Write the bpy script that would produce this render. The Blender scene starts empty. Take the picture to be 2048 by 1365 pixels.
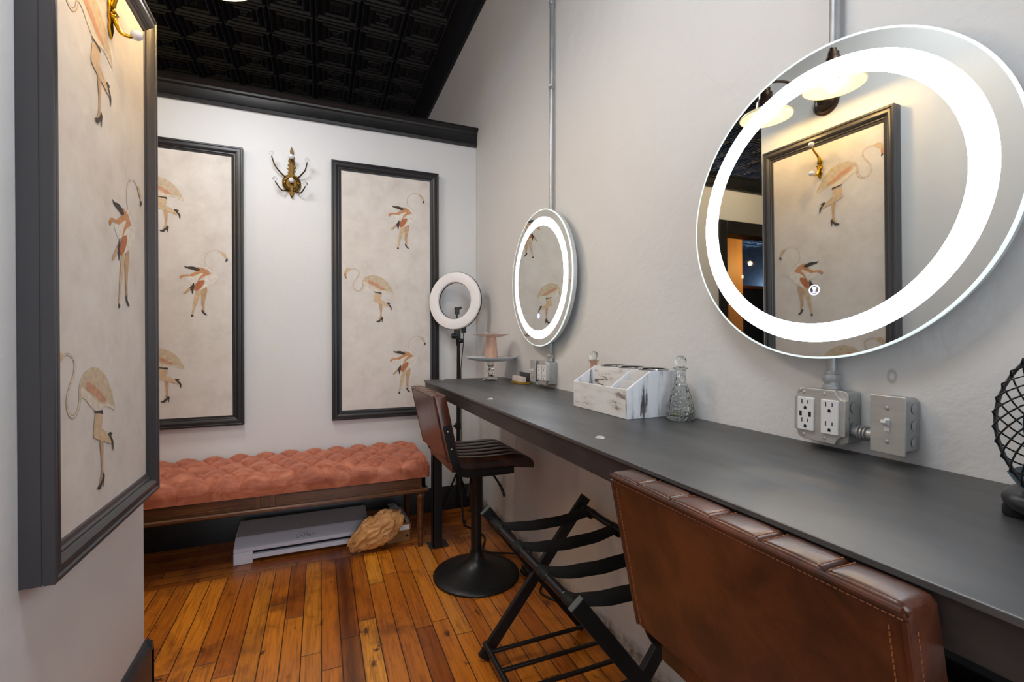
import bpy, bmesh, math, random
from mathutils import Vector, Matrix, noise
C = bpy.context.scene.collection
random.seed(7)
PI = math.pi
# ------------------------------------------------------------------ camera
F_PX, YAW, PITCH, ROLL, CAM_H = 925.589, 0.3927, 0.0058, -0.0014, 1.1361
cam = bpy.data.cameras.new('camera'); cam.lens = F_PX/2048*36; cam.sensor_width = 36; cam.clip_start = 0.02
co = bpy.data.objects.new('camera', cam); C.objects.link(co); bpy.context.scene.camera = co
fw = Vector((math.sin(YAW)*math.cos(PITCH), math.cos(YAW)*math.cos(PITCH), -math.sin(PITCH)))
rt = Vector((math.cos(YAW), -math.sin(YAW), 0)); up = rt.cross(fw)
r2 = rt*math.cos(ROLL)+up*math.sin(ROLL); u2 = up*math.cos(ROLL)-rt*math.sin(ROLL)
M = Matrix((r2, u2, -fw)).transposed().to_4x4(); M.translation = Vector((0, 0, CAM_H)); co.matrix_world = M
# ------------------------------------------------------------------ world, lights, exposure
w = bpy.data.worlds.new('world'); bpy.context.scene.world = w; w.use_nodes = True
w.node_tree.nodes['Background'].inputs[0].default_value = (0.80, 0.88, 1.0, 1); w.node_tree.nodes['Background'].inputs[1].default_value = 0.35
vs = bpy.context.scene.view_settings
vs.view_transform = 'Standard'; vs.look = 'None'; vs.gamma = 1; vs.exposure = 0.22
def area(name, loc, target, sx, sy, power, col):
    l = bpy.data.lights.new(name, 'AREA'); l.shape = 'RECTANGLE'; l.size = sx; l.size_y = sy; l.energy = power; l.color = col
    o = bpy.data.objects.new(name, l); C.objects.link(o); o.location = loc
    o.rotation_euler = (Vector(target)-Vector(loc)).to_track_quat('-Z', 'Y').to_euler(); return o
def point(name, loc, power, col, r=.06):
    l = bpy.data.lights.new(name, 'POINT'); l.energy = power; l.color = col; l.shadow_soft_size = r
    o = bpy.data.objects.new(name, l); C.objects.link(o); o.location = loc; return o
area('fill_behind_camera', (0.1, -2.6, 1.7), (0.3, 2.0, 1.2), 1.4, 2.0, 38, (0.84, 0.92, 1.0))  # cool soft fill added behind the camera; no window is built there
area('overhead_fill', (0.0, 0.75, 2.75), (0.15, 0.95, 0.6), 0.55, 0.55, 13, (0.93, 0.96, 1.0))  # unseen fill added for soft top light and shadows below the mirrors
area('alcove_overhead_fill', (-0.45, 2.25, 2.62), (-0.1, 2.35, 0.0), 0.4, 0.4, 9, (0.95, 0.965, 1.0))  # added fill without a fixture, for the far wall and far mirror's shadow
point('alcove_lamp', (-1.7, 2.3, 2.6), 14, (1.0, 0.74, 0.42), .10)
point('hall_lamp_warm', (-4.9, 4.3, 2.2), 40, (1.0, 0.62, 0.22), .12)
point('hall_blue_fill', (-9.0, 9.0, 2.3), 260, (0.35, 0.6, 1.0), .3)  # added blue light that tints the black hall ceiling
# ------------------------------------------------------------------ materials
def lin(c):
    return tuple(((x/255)/12.92 if x/255 <= .04045 else ((x/255+.055)/1.055)**2.4) for x in c)+(1,)
class NT:
    def __init__(s, name):
        s.m = bpy.data.materials.new(name); s.m.use_nodes = True; s.t = s.m.node_tree; s.b = s.t.nodes['Principled BSDF']
    def n(s, ty, **k):
        x = s.t.nodes.new(ty)
        for a, v in k.items():
            if a.startswith('i_'): x.inputs[int(a[2:])].default_value = v
            else: setattr(x, a, v)
        return x
    def l(s, a, b): s.t.links.new(a, b)
    def ramp(s, src, stops):
        r = s.n('ShaderNodeValToRGB'); e = r.color_ramp.elements
        while len(e) < len(stops): e.new(.5)
        for x, (p, c) in zip(e, stops): x.position = p; x.color = c
        s.l(src, r.inputs[0]); return r.outputs[0]
    def noise(s, scale, detail=4, rough=.5, vec=None, dist=0):
        x = s.n('ShaderNodeTexNoise'); x.inputs['Scale'].default_value = scale; x.inputs['Detail'].default_value = detail
        x.inputs['Roughness'].default_value = rough; x.inputs['Distortion'].default_value = dist
        if vec: s.l(vec, x.inputs['Vector'])
        return x.outputs['Fac']
    def coord(s, scale=(1, 1, 1), kind='Object', loc=(0, 0, 0)):
        t = s.n('ShaderNodeTexCoord'); mp = s.n('ShaderNodeMapping'); mp.inputs['Scale'].default_value = scale; mp.inputs['Location'].default_value = loc
        s.l(t.outputs[kind], mp.inputs[0]); return mp.outputs[0]
    def bump(s, h, strength=.2, dist=.01, chain=None):
        x = s.n('ShaderNodeBump'); x.inputs['Strength'].default_value = strength; x.inputs['Distance'].default_value = dist
        s.l(h, x.inputs['Height'])
        if chain: s.l(chain, x.inputs['Normal'])
        s.l(x.outputs[0], s.b.inputs['Normal']); return x.outputs[0]
    def mix(s, f, a, b, mode='MIX'):
        x = s.n('ShaderNodeMix'); x.data_type = 'RGBA'; x.blend_type = mode
        for v, i in ((f, 0), (a, 6), (b, 7)):
            if hasattr(v, 'links'): s.l(v, x.inputs[i])
            else: x.inputs[i].default_value = v
        return x.outputs[2]
    def math(s, op, a, b=None, c=None):
        x = s.n('ShaderNodeMath'); x.operation = op
        for i, v in enumerate((a, b, c)):
            if v is None: continue
            if hasattr(v, 'links'): s.l(v, x.inputs[i])
            else: x.inputs[i].default_value = v
        return x.outputs[0]
def mat(name, col, rough=.5, metal=0, var=.12, scale=8, bump=0, bscale=60, coat=0, sheen=0, trans=0, ior=1.45, spec=.5, emit=None, es=0, stretch=(1, 1, 1), rvar=.05, bdist=.002):
    k = NT(name); c = lin(col); b = k.b
    v = k.coord(stretch)
    f = k.noise(scale, 5, .55, v)
    c0 = tuple(max(0, x*(1-var)) for x in c[:3])+(1,); c1 = tuple(min(1, x*(1+var)) for x in c[:3])+(1,)
    k.l(k.ramp(f, [(.3, c0), (.7, c1)]), b.inputs['Base Color'])
    rr = k.n('ShaderNodeMapRange'); rr.inputs[3].default_value = max(0, rough-rvar); rr.inputs[4].default_value = min(1, rough+rvar)
    k.l(f, rr.inputs[0]); k.l(rr.outputs[0], b.inputs['Roughness'])
    b.inputs['Metallic'].default_value = metal; b.inputs['Coat Weight'].default_value = coat; b.inputs['Coat Roughness'].default_value = .15
    b.inputs['Sheen Weight'].default_value = sheen; b.inputs['Transmission Weight'].default_value = trans; b.inputs['IOR'].default_value = ior
    b.inputs['Specular IOR Level'].default_value = spec
    if emit: b.inputs['Emission Color'].default_value = lin(emit); b.inputs['Emission Strength'].default_value = es
    if bump: k.bump(k.noise(bscale, 3, .5, v), bump, bdist)
    return k.m
MAT = {}; XR_ = .985
def wallmat(name, col, bump, dirt=False):
    k = NT(name); v = k.coord(); c = lin(col)
    f = k.noise(1.3, 5, .6, v)
    base = k.ramp(f, [(.3, tuple(x*.95 for x in c[:3])+(1,)), (.7, c)])
    if dirt:
        t = k.n('ShaderNodeTexCoord'); sp = k.n('ShaderNodeSeparateXYZ'); k.l(t.outputs['Object'], sp.inputs[0])
        z = sp.outputs[2]
        edge = k.math('ADD', z, k.math('MULTIPLY', k.noise(9, 6, .65, v), -.11))
        fac = k.ramp(edge, [(.0, (1, 1, 1, 1)), (.05, (0, 0, 0, 1))])
        dcol = k.ramp(k.noise(35, 5, .7, v), [(.35, lin((72, 56, 44))), (.5, lin((150, 146, 142))), (.65, lin((196, 192, 188)))])
        base = k.mix(fac, base, dcol)
        # faint scuffs
        sc = k.ramp(k.noise(5, 8, .75, k.coord((1, 1, .6), loc=(3, 1, 2))), [(.70, (0, 0, 0, 1)), (.78, (.35, .35, .35, 1))])
        base = k.mix(sc, base, lin((150, 147, 143)))
        dv = k.n('ShaderNodeVectorMath'); dv.operation = 'SUBTRACT'; dv.inputs[1].default_value = (XR_, .526, 1.064); k.l(t.outputs['Object'], dv.inputs[0])
        dm = k.n('ShaderNodeVectorMath'); dm.operation = 'MULTIPLY'; dm.inputs[1].default_value = (0, 1.7, 1); k.l(dv.outputs[0], dm.inputs[0])
        dl = k.n('ShaderNodeVectorMath'); dl.operation = 'LENGTH'; k.l(dm.outputs[0], dl.inputs[0])
        dd = k.math('ADD', dl.outputs['Value'], k.math('MULTIPLY', k.noise(140, 3, .6, v), .006))
        base = k.mix(k.ramp(dd, [(.008, (0, 0, 0, 1)), (.011, (.6, .6, .6, 1)), (.0155, (.5, .5, .5, 1)), (.019, (0, 0, 0, 1))]), base, lin((150, 148, 146)))
    k.l(base, k.b.inputs['Base Color']); k.b.inputs['Roughness'].default_value = .62
    h1 = k.noise(7, 6, .55, v, .4); h2 = k.noise(60, 3, .5, v)
    h = k.math('ADD', h1, k.math('MULTIPLY', h2, .12))
    k.bump(h, bump, .02); return k.m
MAT['wall'] = wallmat('painted_plaster', (223, 223, 223), .12)
MAT['wallr'] = wallmat('rough_painted_plaster', (219, 218, 217), .28, True)
def floormat(name, axis):
    k = NT(name); t = k.n('ShaderNodeTexCoord'); sp = k.n('ShaderNodeSeparateXYZ'); k.l(t.outputs['Object'], sp.inputs[0])
    x, y = (sp.outputs[0], sp.outputs[1]) if axis == 'y' else (sp.outputs[1], sp.outputs[0])
    W = .068
    xs = k.math('DIVIDE', x, W); idx = k.math('FLOOR', xs); fr = k.math('FRACT', xs)
    wn = k.n('ShaderNodeTexWhiteNoise'); wn.noise_dimensions = '1D'; k.l(idx, wn.inputs['W'])
    off = k.math('MULTIPLY', wn.outputs['Value'], 3.0); L = 1.15 if axis == 'y' else .42
    ys = k.math('DIVIDE', k.math('ADD', y, off), L); yi = k.math('FLOOR', ys); yf = k.math('FRACT', ys)
    cell = k.n('ShaderNodeCombineXYZ'); k.l(idx, cell.inputs[0]); k.l(yi, cell.inputs[1])
    wc = k.n('ShaderNodeTexWhiteNoise'); wc.noise_dimensions = '3D'; k.l(cell.outputs[0], wc.inputs['Vector'])
    plank = k.ramp(wc.outputs['Value'], [(0, lin((146, 74, 18))), (.25, lin((198, 114, 28))), (.5, lin((222, 136, 36))), (.75, lin((178, 98, 24))), (1, lin((238, 160, 50)))])
    # grain
    gv = k.n('ShaderNodeCombineXYZ'); k.l(k.math('MULTIPLY', x, 46), gv.inputs[0]); k.l(k.math('ADD', k.math('MULTIPLY', y, 2.2), k.math('MULTIPLY', wc.outputs['Value'], 40)), gv.inputs[1])
    g = k.noise(1.6, 8, .62, gv.outputs[0], 1.6)
    gc = k.ramp(g, [(.28, (.30, .22, .15, 1)), (.42, (.66, .58, .5, 1)), (.52, (.95, .93, .9, 1)), (.7, (1.1, 1.08, 1.0, 1))])
    base = k.mix(.85, plank, gc, 'MULTIPLY')
    # dark stains, knots
    v = k.coord()
    st = k.ramp(k.noise(3.1, 7, .65, v, .6), [(.52, (0, 0, 0, 1)), (.68, (.8, .8, .8, 1))]); base = k.mix(st, base, lin((78, 32, 8)))
    kn = k.ramp(k.noise(11, 5, .7, k.coord((1.3, .8, 1), loc=(2, 5, 0)), .4), [(.62, (0, 0, 0, 1)), (.69, (.9, .9, .9, 1))]); base = k.mix(kn, base, lin((38, 16, 6)))
    # old dark run along one plank (long stain)
    dx = k.math('ABSOLUTE', k.math('SUBTRACT', k.math('ADD', x, k.math('MULTIPLY', k.noise(4, 3, .5, v), .05)), .125 if axis == 'y' else 9))
    run = k.ramp(dx, [(.0, (.85, .85, .85, 1)), (.03, (.5, .5, .5, 1)), (.05, (0, 0, 0, 1))]); base = k.mix(run, base, lin((58, 18, 6)))
    red = k.ramp(k.noise(1.4, 3, .5, v), [(.45, (0, 0, 0, 1)), (.75, (.35, .35, .35, 1))]); base = k.mix(red, base, lin((150, 66, 22)))
    if axis != 'y': base = k.mix(.45, base, lin((110, 44, 14)))
    gapx = k.math('MINIMUM', fr, k.math('SUBTRACT', 1, fr)); gapy = k.math('MULTIPLY', k.math('MINIMUM', yf, k.math('SUBTRACT', 1, yf)), L/W)
    gap = k.math('MINIMUM', gapx, gapy); gm = k.ramp(gap, [(.012, (1, 1, 1, 1)), (.035, (0, 0, 0, 1))])
    base = k.mix(gm, base, lin((30, 13, 5)))
    k.l(base, k.b.inputs['Base Color'])
    k.l(k.ramp(g, [(.3, (.42, .42, .42, 1)), (.7, (.27, .27, .27, 1))]), k.b.inputs['Roughness'])
    k.b.inputs['Coat Weight'].default_value = .25; k.b.inputs['Coat Roughness'].default_value = .22
    hh = k.math('SUBTRACT', k.math('MULTIPLY', g, .15), gm); k.bump(hh, .5, .002); return k.m
MAT['floor'] = floormat('oak_plank_floor', 'y'); MAT['floorx'] = floormat('oak_border_planks', 'x')
MAT['black'] = mat('black_painted_wood', (26, 25, 26), .38, var=.2, bump=.08, bscale=25)
MAT['frame'] = mat('dark_grey_painted_frame', (62, 60, 63), .34, var=.1, bump=.12, bscale=18, stretch=(1, 1, .3))
MAT['frame2'] = mat('black_painted_frame', (36, 35, 37), .36, var=.12, bump=.1, bscale=20)
MAT['tin'] = mat('black_tin_ceiling', (15, 14, 14), .55, var=.2, scale=5)
MAT['paper'] = None
def papermat():
    k = NT('aged_wallpaper'); v = k.coord()
    f = k.noise(9, 7, .65, v); f2 = k.noise(70, 3, .6, v)
    a = k.ramp(f, [(.3, lin((204, 196, 189))), (.5, lin((215, 208, 201))), (.7, lin((223, 217, 211)))])
    s = k.ramp(k.noise(16, 4, .6, k.coord(loc=(4, 2, 1))), [(.62, (0, 0, 0, 1)), (.72, (.5, .5, .5, 1))])
    a = k.mix(s, a, lin((226, 221, 214)))
    k.l(a, k.b.inputs['Base Color']); k.b.inputs['Roughness'].default_value = .7; k.bump(f2, .06, .002); return k.m
MAT['paper'] = papermat()
for n_, c_ in dict(neckline=(176, 146, 124), body=(198, 180, 154), belly=(214, 203, 186), pink=(196, 146, 118), head=(203, 178, 146), beak=(198, 148, 118), dark=(66, 60, 56), leg=(205, 178, 145), shin=(190, 158, 124), white=(220, 214, 204), orange=(196, 142, 98), rust=(180, 112, 76)).items():
    MAT['b_'+n_] = mat('print_'+n_, c_, .7, var=.16, scale=60)
def leather(name, c1, c2, c3):
    k = NT(name); v = k.coord()
    f = k.noise(11, 7, .62, v, .5)
    a = k.ramp(f, [(.32, lin(c1)), (.5, lin(c2)), (.68, lin(c3))])
    k.l(a, k.b.inputs['Base Color']); k.b.inputs['Roughness'].default_value = .32
    k.b.inputs['Coat Weight'].default_value = .22; k.b.inputs['Coat Roughness'].default_value = .22
    vo = k.n('ShaderNodeTexVoronoi'); vo.inputs['Scale'].default_value = 330; k.l(v, vo.inputs['Vector'])
    n2 = k.noise(45, 4, .6, v, 1.5)
    k.bump(k.math('ADD', k.math('MULTIPLY', vo.outputs['Distance'], .25), n2), .16, .002); return k.m
MAT['leather'] = leather('brown_leather', (44, 22, 14), (77, 39, 24), (100, 53, 32))
MAT['leatherd'] = leather('dark_brown_leather', (36, 24, 19), (58, 35, 26), (96, 50, 30))
MAT['stitch'] = mat('tan_thread', (150, 92, 52), .6)
MAT['bmetal'] = mat('black_powder_coat', (20, 20, 21), .38, var=.15, scale=20)
MAT['bmatte'] = mat('black_webbing', (16, 16, 17), .75, var=.2, scale=40, bump=.3, bscale=300)
MAT['bplastic'] = mat('black_plastic', (22, 22, 24), .32, var=.12, scale=20)
MAT['capgrey'] = mat('cut_bar_end_grey', (74, 74, 74), .5, var=.1)
def steeltop():
    k = NT('blackened_steel_top'); v = k.coord((1, .35, 1))
    f = k.noise(4.5, 7, .6, v, .3)
    a = k.ramp(f, [(.3, lin((80, 80, 81))), (.55, lin((105, 105, 106))), (.75, lin((122, 122, 122)))])
    sc = k.noise(14, 9, .75, k.coord((1.5, 1, 1), loc=(1, 2, 0)))
    a = k.mix(k.ramp(sc, [(.70, (0, 0, 0, 1)), (.76, (.4, .4, .4, 1))]), a, lin((112, 108, 102)))
    # two worn light patches beside the fan
    t = k.n('ShaderNodeTexCoord'); wv = k.n('ShaderNodeVectorMath'); wv.operation = 'DISTANCE'; wv.inputs[1].default_value = (.775, .362, .9093)
    k.l(t.outputs['Object'], wv.inputs[0]); d = k.math('ADD', wv.outputs['Value'], k.math('MULTIPLY', k.noise(60, 4, .6), .03))
    a = k.mix(k.ramp(d, [(.022, (.75, .75, .75, 1)), (.034, (0, 0, 0, 1))]), a, lin((136, 130, 122)))
    k.l(a, k.b.inputs['Base Color']); k.b.inputs['Metallic'].default_value = .72
    k.l(k.ramp(k.noise(6, 6, .6, v), [(.3, (.36, .36, .36, 1)), (.7, (.48, .48, .48, 1))]), k.b.inputs['Roughness'])
    k.bump(f, .04, .004); return k.m
MAT['steel'] = steeltop()
MAT['steeledge'] = mat('mill_scale_steel', (62, 56, 54), .5, .3, var=.35, scale=18, stretch=(1, .4, 1), bump=.1)
MAT['galv'] = mat('galvanised_steel', (172, 174, 175), .4, .6, var=.12, scale=30, rvar=.1)
MAT['stainless'] = mat('brushed_stainless', (198, 196, 192), .36, .6, var=.06, scale=90, stretch=(.1, .1, 1), rvar=.1)
MAT['chrome'] = mat('polished_chrome', (205, 205, 205), .1, 1, var=.03)
MAT['conduit'] = mat('zinc_conduit', (172, 174, 176), .34, .6, var=.12, scale=25)
MAT['white_pl'] = mat('white_plastic', (222, 222, 222), .35, var=.03)
MAT['hole'] = mat('dark_slot', (14, 13, 12), .7, var=.05)
k_ = NT('mirror_glass'); k_.b.inputs['Metallic'].default_value = 1; k_.b.inputs['Roughness'].default_value = .015
k_.l(k_.ramp(k_.noise(2, 2), [(.3, (.70, .72, .70, 1)), (.7, (.73, .75, .73, 1))]), k_.b.inputs['Base Color']); MAT['mirror'] = k_.m
MAT['led'] = mat('frosted_light_band', (240, 244, 250), .4, var=.01, emit=(236, 244, 255), es=6.0)
MAT['rim'] = mat('lit_glass_edge', (220, 232, 230), .2, var=.02, emit=(225, 240, 240), es=.55)
MAT['body'] = mat('satin_aluminium_body', (196, 197, 195), .4, .35, var=.04, scale=30)
MAT['icon'] = mat('lit_blue_icon', (190, 200, 255), .4, var=.01, emit=(205, 215, 255), es=1.5)
def tufted():
    k = NT('coral_velvet'); v = k.coord()
    f = k.noise(9, 7, .65, k.coord((.7, 1.6, 1)), 1.4); lw = k.n('ShaderNodeLayerWeight'); lw.inputs[0].default_value = .35
    a = k.ramp(f, [(.3, lin((142, 76, 52))), (.5, lin((176, 98, 70))), (.68, lin((204, 130, 100)))])
    k.l(a, k.b.inputs['Base Color']); k.b.inputs['Roughness'].default_value = .62
    k.b.inputs['Sheen Weight'].default_value = .9; k.b.inputs['Sheen Roughness'].default_value = .4; k.b.inputs['Sheen Tint'].default_value = lin((240, 170, 150))
    k.bump(k.noise(160, 3, .6, k.coord((1, 1, 2.5))), .15, .001); return k.m
MAT['velvet'] = tufted()
MAT['walnut'] = mat('stained_walnut', (92, 54, 28), .33, var=.35, scale=9, stretch=(.6, 5, 5), coat=.3)
MAT['box_w'] = mat('pale_grey_plastic', (212, 210, 220), .45, var=.03)
MAT['box_l'] = mat('grey_lid_plastic', (172, 165, 164), .5, var=.04)
MAT['print'] = mat('grey_print', (132, 132, 144), .6, var=.02)
MAT['kraft'] = mat('kraft_paper', (206, 150, 92), .5, var=.2, scale=12, bump=.1, bscale=40)
MAT['carton'] = mat('cardboard', (140, 96, 52), .75, var=.08, scale=20)
MAT['plasticbag'] = mat('clear_bag_film', (170, 165, 165), .25, var=.1, scale=14, trans=.35)
MAT['blue'] = mat('blue_print', (70, 100, 170), .5)
def distressed():
    k = NT('distressed_white_wood'); v = k.coord((1, 1, 1))
    f = k.noise(1, 6, .62, k.coord((14, 9, 46), loc=(.3, .7, .2)), .3)
    m = k.noise(9, 4, .6, v)
    g = k.math('ADD', k.math('MULTIPLY', f, .7), k.math('MULTIPLY', m, .4))
    a = k.ramp(g, [(.50, lin((226, 224, 222))), (.615, lin((214, 210, 206))), (.66, lin((132, 116, 104))), (.72, lin((88, 72, 62)))])
    k.l(a, k.b.inputs['Base Color']); k.b.inputs['Roughness'].default_value = .55; k.bump(f, .12, .002); return k.m
def distressed_v():
    k = NT('distressed_white_wood_upright')
    f = k.noise(1, 6, .62, k.coord((60, 60, 9), loc=(.1, .4, .9)), .2); m = k.noise(10, 4, .6, k.coord(loc=(1, 1, 1)))
    g = k.math('ADD', k.math('MULTIPLY', f, .7), k.math('MULTIPLY', m, .4))
    a = k.ramp(g, [(.52, lin((224, 225, 228))), (.63, lin((206, 207, 212))), (.67, lin((110, 108, 112))), (.74, lin((70, 66, 68)))])
    k.l(a, k.b.inputs['Base Color']); k.b.inputs['Roughness'].default_value = .55; k.bump(f, .1, .002); return k.m
MAT['dist'] = distressed(); MAT['distv'] = distressed_v()
MAT['whitewood'] = mat('white_painted_wood', (222, 221, 222), .55, var=.04)
def glass(name, col, rough=.02, bump=0, bscale=80, tw=1):
    k = NT(name); k.b.inputs['Transmission Weight'].default_value = tw; k.b.inputs['Roughness'].default_value = rough; k.b.inputs['IOR'].default_value = 1.47
    k.l(k.ramp(k.noise(5, 2), [(.3, tuple(x*.97 for x in lin(col)[:3])+(1,)), (.7, lin(col))]), k.b.inputs['Base Color'])
    if bump:
        vo = k.n('ShaderNodeTexVoronoi'); vo.inputs['Scale'].default_value = bscale; k.l(k.coord(), vo.inputs['Vector']); k.bump(vo.outputs['Distance'], bump, .004)
    return k.m
MAT['glass'] = glass('clear_glass', (246, 248, 246)); MAT['glasst'] = glass('textured_glass', (250, 252, 250), .02, .6, 130)
MAT['glassp'] = glass('peach_glass', (246, 214, 194), .04, tw=.7); MAT['china'] = mat('white_china', (214, 218, 220), .25, var=.02)
MAT['liquid'] = mat('pale_green_residue', (150, 155, 120), .3, trans=.5)
MAT['brass'] = mat('antique_brass', (92, 70, 34), .34, .9, var=.35, scale=60); MAT['brassb'] = mat('bright_brass', (196, 150, 40), .22, 1, var=.15, scale=60)
MAT['porcelain'] = mat('white_porcelain', (224, 224, 228), .15, var=.02, coat=.5)
MAT['bronze'] = mat('oil_rubbed_bronze', (58, 42, 32), .38, .6, var=.3, scale=30)
MAT['shade'] = mat('cream_glass_shade', (236, 226, 198), .35, var=.02, emit=(255, 232, 180), es=.35)
MAT['bulb'] = mat('lit_bulb', (255, 240, 210), .4, var=.01, emit=(255, 212, 140), es=150)
MAT['bulbs'] = mat('small_lit_bulb', (255, 230, 190), .4, var=.01, emit=(255, 190, 120), es=60)
MAT['ringface'] = mat('ring_light_diffuser', (226, 222, 222), .45, var=.03, emit=(255, 245, 240), es=.06)  # faint emission brightens the diffuser though the ring light is off
MAT['fanblue'] = mat('pearl_blue_blade', (176, 204, 216), .28, .25, var=.04)
MAT['fangrey'] = mat('teal_grey_shell', (84, 104, 112), .35, var=.04)
MAT['amber'] = mat('amber_wood_panel', (196, 140, 70), .5, var=.12, scale=6, stretch=(1, 1, .2))
MAT['gold'] = mat('mustard_card_edge', (150, 116, 24), .45, var=.15)
MAT['card'] = mat('pale_card', (214, 200, 190), .5, var=.12, scale=60)
MAT['cable'] = mat('black_cable', (18, 18, 18), .5); MAT['wcable'] = mat('clear_white_cord', (214, 208, 200), .5)
# ------------------------------------------------------------------ mesh helpers
class MB:
    def __init__(s): s.v = []; s.f = []; s.mi = []; s.cur = 0
    def add(s, vs_, fs): o = len(s.v); s.v += [tuple(v) for v in vs_]; s.f += [tuple(i+o for i in f) for f in fs]; s.mi += [s.cur]*len(fs); return s
    def box(s, lo, hi, R=None, c=None):
        (a, b, d), (e, f, g) = lo, hi
        V = [Vector(p) for p in ((a, b, d), (e, b, d), (e, f, d), (a, f, d), (a, b, g), (e, b, g), (e, f, g), (a, f, g))]
        if R is not None: c = Vector(c); V = [R @ (p-c)+c for p in V]
        return s.add(V, [(3, 2, 1, 0), (4, 5, 6, 7), (0, 1, 5, 4), (1, 2, 6, 5), (2, 3, 7, 6), (3, 0, 4, 7)])
    def bar(s, p0, p1, w, h, side=(0, 0, 1)):
        p0, p1 = Vector(p0), Vector(p1); d = (p1-p0).normalized(); u = d.cross(Vector(side)).normalized(); n = u.cross(d).normalized()
        V = [p+u*a*w/2+n*b*h/2 for p in (p0, p1) for a, b in ((-1, -1), (1, -1), (1, 1), (-1, 1))]
        return s.add(V, [(3, 2, 1, 0), (4, 5, 6, 7), (0, 1, 5, 4), (1, 2, 6, 5), (2, 3, 7, 6), (3, 0, 4, 7)])
    def tube(s, path, r, n=12, close=False, flat=1.0, ref=None):
        P = [Vector(p) for p in path]; m = len(P); rr = r if isinstance(r, (list, tuple)) else [r]*m; V = []; F = []
        prev = None
        for i, p in enumerate(P):
            t = (P[(i+1) % m]-P[i-1]) if close else (P[min(i+1, m-1)]-P[max(i-1, 0)]); t.normalize()
            if prev is None:
                a = Vector(ref) if ref else (Vector((0, 0, 1)) if abs(t.z) < .9 else Vector((1, 0, 0)))
            else: a = prev
            u = (a-t*a.dot(t)).normalized(); prev = u; b = t.cross(u)
            for j in range(n): an = 2*PI*j/n; V.append(p+u*math.cos(an)*rr[i]*flat+b*math.sin(an)*rr[i])
        for i in range(m if close else m-1):
            for j in range(n): a0 = i*n+j; a1 = i*n+(j+1) % n; b0 = ((i+1) % m)*n+j; b1 = ((i+1) % m)*n+(j+1) % n; F.append((a0, a1, b1, b0))
        if not close: F += [tuple(range(n-1, -1, -1)), tuple(range((m-1)*n, m*n))]
        return s.add(V, F)
    def lathe(s, prof, c=(0, 0, 0), axis='z', n=40, cap=True):
        V = []; F = []; m = len(prof); c = Vector(c)
        if isinstance(axis, str): ax = {'x': Vector((1, 0, 0)), 'y': Vector((0, 1, 0)), 'z': Vector((0, 0, 1))}[axis]
        else: ax = Vector(axis).normalized()
        a = Vector((0, 0, 1)) if abs(ax.z) < .9 else Vector((1, 0, 0)); u = (a-ax*a.dot(ax)).normalized(); b = ax.cross(u)
        for r, h in prof:
            for j in range(n): an = 2*PI*j/n; V.append(c+ax*h+(u*math.cos(an)+b*math.sin(an))*max(r, 1e-5))
        for i in range(m-1):
            for j in range(n): F.append((i*n+j, i*n+(j+1) % n, (i+1)*n+(j+1) % n, (i+1)*n+j))
        if cap:
            if prof[0][0] > 1e-4: F.append(tuple(range(n-1, -1, -1)))
            if prof[-1][0] > 1e-4: F.append(tuple(range((m-1)*n, m*n)))
        return s.add(V, F)
    def sphere(s, c, r, n=16, m=10, sc=(1, 1, 1)):
        c = Vector(c); V = [c+Vector((0, 0, -r*sc[2]))]; F = []
        for i in range(1, m):
            t = -PI/2+PI*i/m
            for j in range(n): a = 2*PI*j/n; V.append(c+Vector((math.cos(t)*math.cos(a)*r*sc[0], math.cos(t)*math.sin(a)*r*sc[1], math.sin(t)*r*sc[2])))
        V.append(c+Vector((0, 0, r*sc[2]))); T = len(V)-1
        for j in range(n): F.append((0, 1+(j+1) % n, 1+j)); F.append((T, T-n+j, T-n+(j+1) % n))
        for i in range(m-2):
            for j in range(n): F.append((1+i*n+j, 1+i*n+(j+1) % n, 1+(i+1)*n+(j+1) % n, 1+(i+1)*n+j))
        return s.add(V, F)
    def prism(s, poly, fn, d0, d1):     # poly in 2D, fn(a,b,depth)->xyz
        n = len(poly); V = [fn(a, b, d0) for a, b in poly]+[fn(a, b, d1) for a, b in poly]
        return s.add(V, [tuple(range(n-1, -1, -1)), tuple(range(n, 2*n))]+[(i, (i+1) % n, n+(i+1) % n, n+i) for i in range(n)])
    def build(s, name, mats, parent=None, bevel=0, smooth=40, world=True, segs=2, sub=0):
        me = bpy.data.meshes.new(name); v = s.v
        if parent is not None and world:
            L = parent['_loc']; v = [(x-L[0], y-L[1], z-L[2]) for x, y, z in v]
        me.from_pydata(v, [], s.f); 
        if not isinstance(mats, (list, tuple)): mats = [mats]
        for m in mats: me.materials.append(MAT[m] if isinstance(m, str) else m)
        me.polygons.foreach_set('material_index', s.mi); me.update()
        bm = bmesh.new(); bm.from_mesh(me); bmesh.ops.recalc_face_normals(bm, faces=bm.faces); bm.to_mesh(me); bm.free()
        if smooth: me.shade_smooth(); me.set_sharp_from_angle(angle=math.radians(smooth))
        o = bpy.data.objects.new(name, me); C.objects.link(o)
        if parent is not None: o.parent = parent.obj if hasattr(parent, 'obj') else parent
        if bevel:
            b = o.modifiers.new('bevel', 'BEVEL'); b.width = bevel; b.segments = segs; b.limit_method = 'ANGLE'; b.angle_limit = math.radians(40)
        if sub: q = o.modifiers.new('sub', 'SUBSURF'); q.levels = sub; q.render_levels = sub
        return o
class T:                                # a thing: empty at its base
    def __init__(s, name, loc, label, cat, group=None, rot=(0, 0, 0)):
        o = bpy.data.objects.new(name, None); C.objects.link(o); o.location = loc; o.rotation_euler = rot; s.obj = o; s.loc = loc
        o['label'] = label; o['category'] = cat
        if group: o['group'] = group
    def __getitem__(s, k): return s.loc
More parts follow.
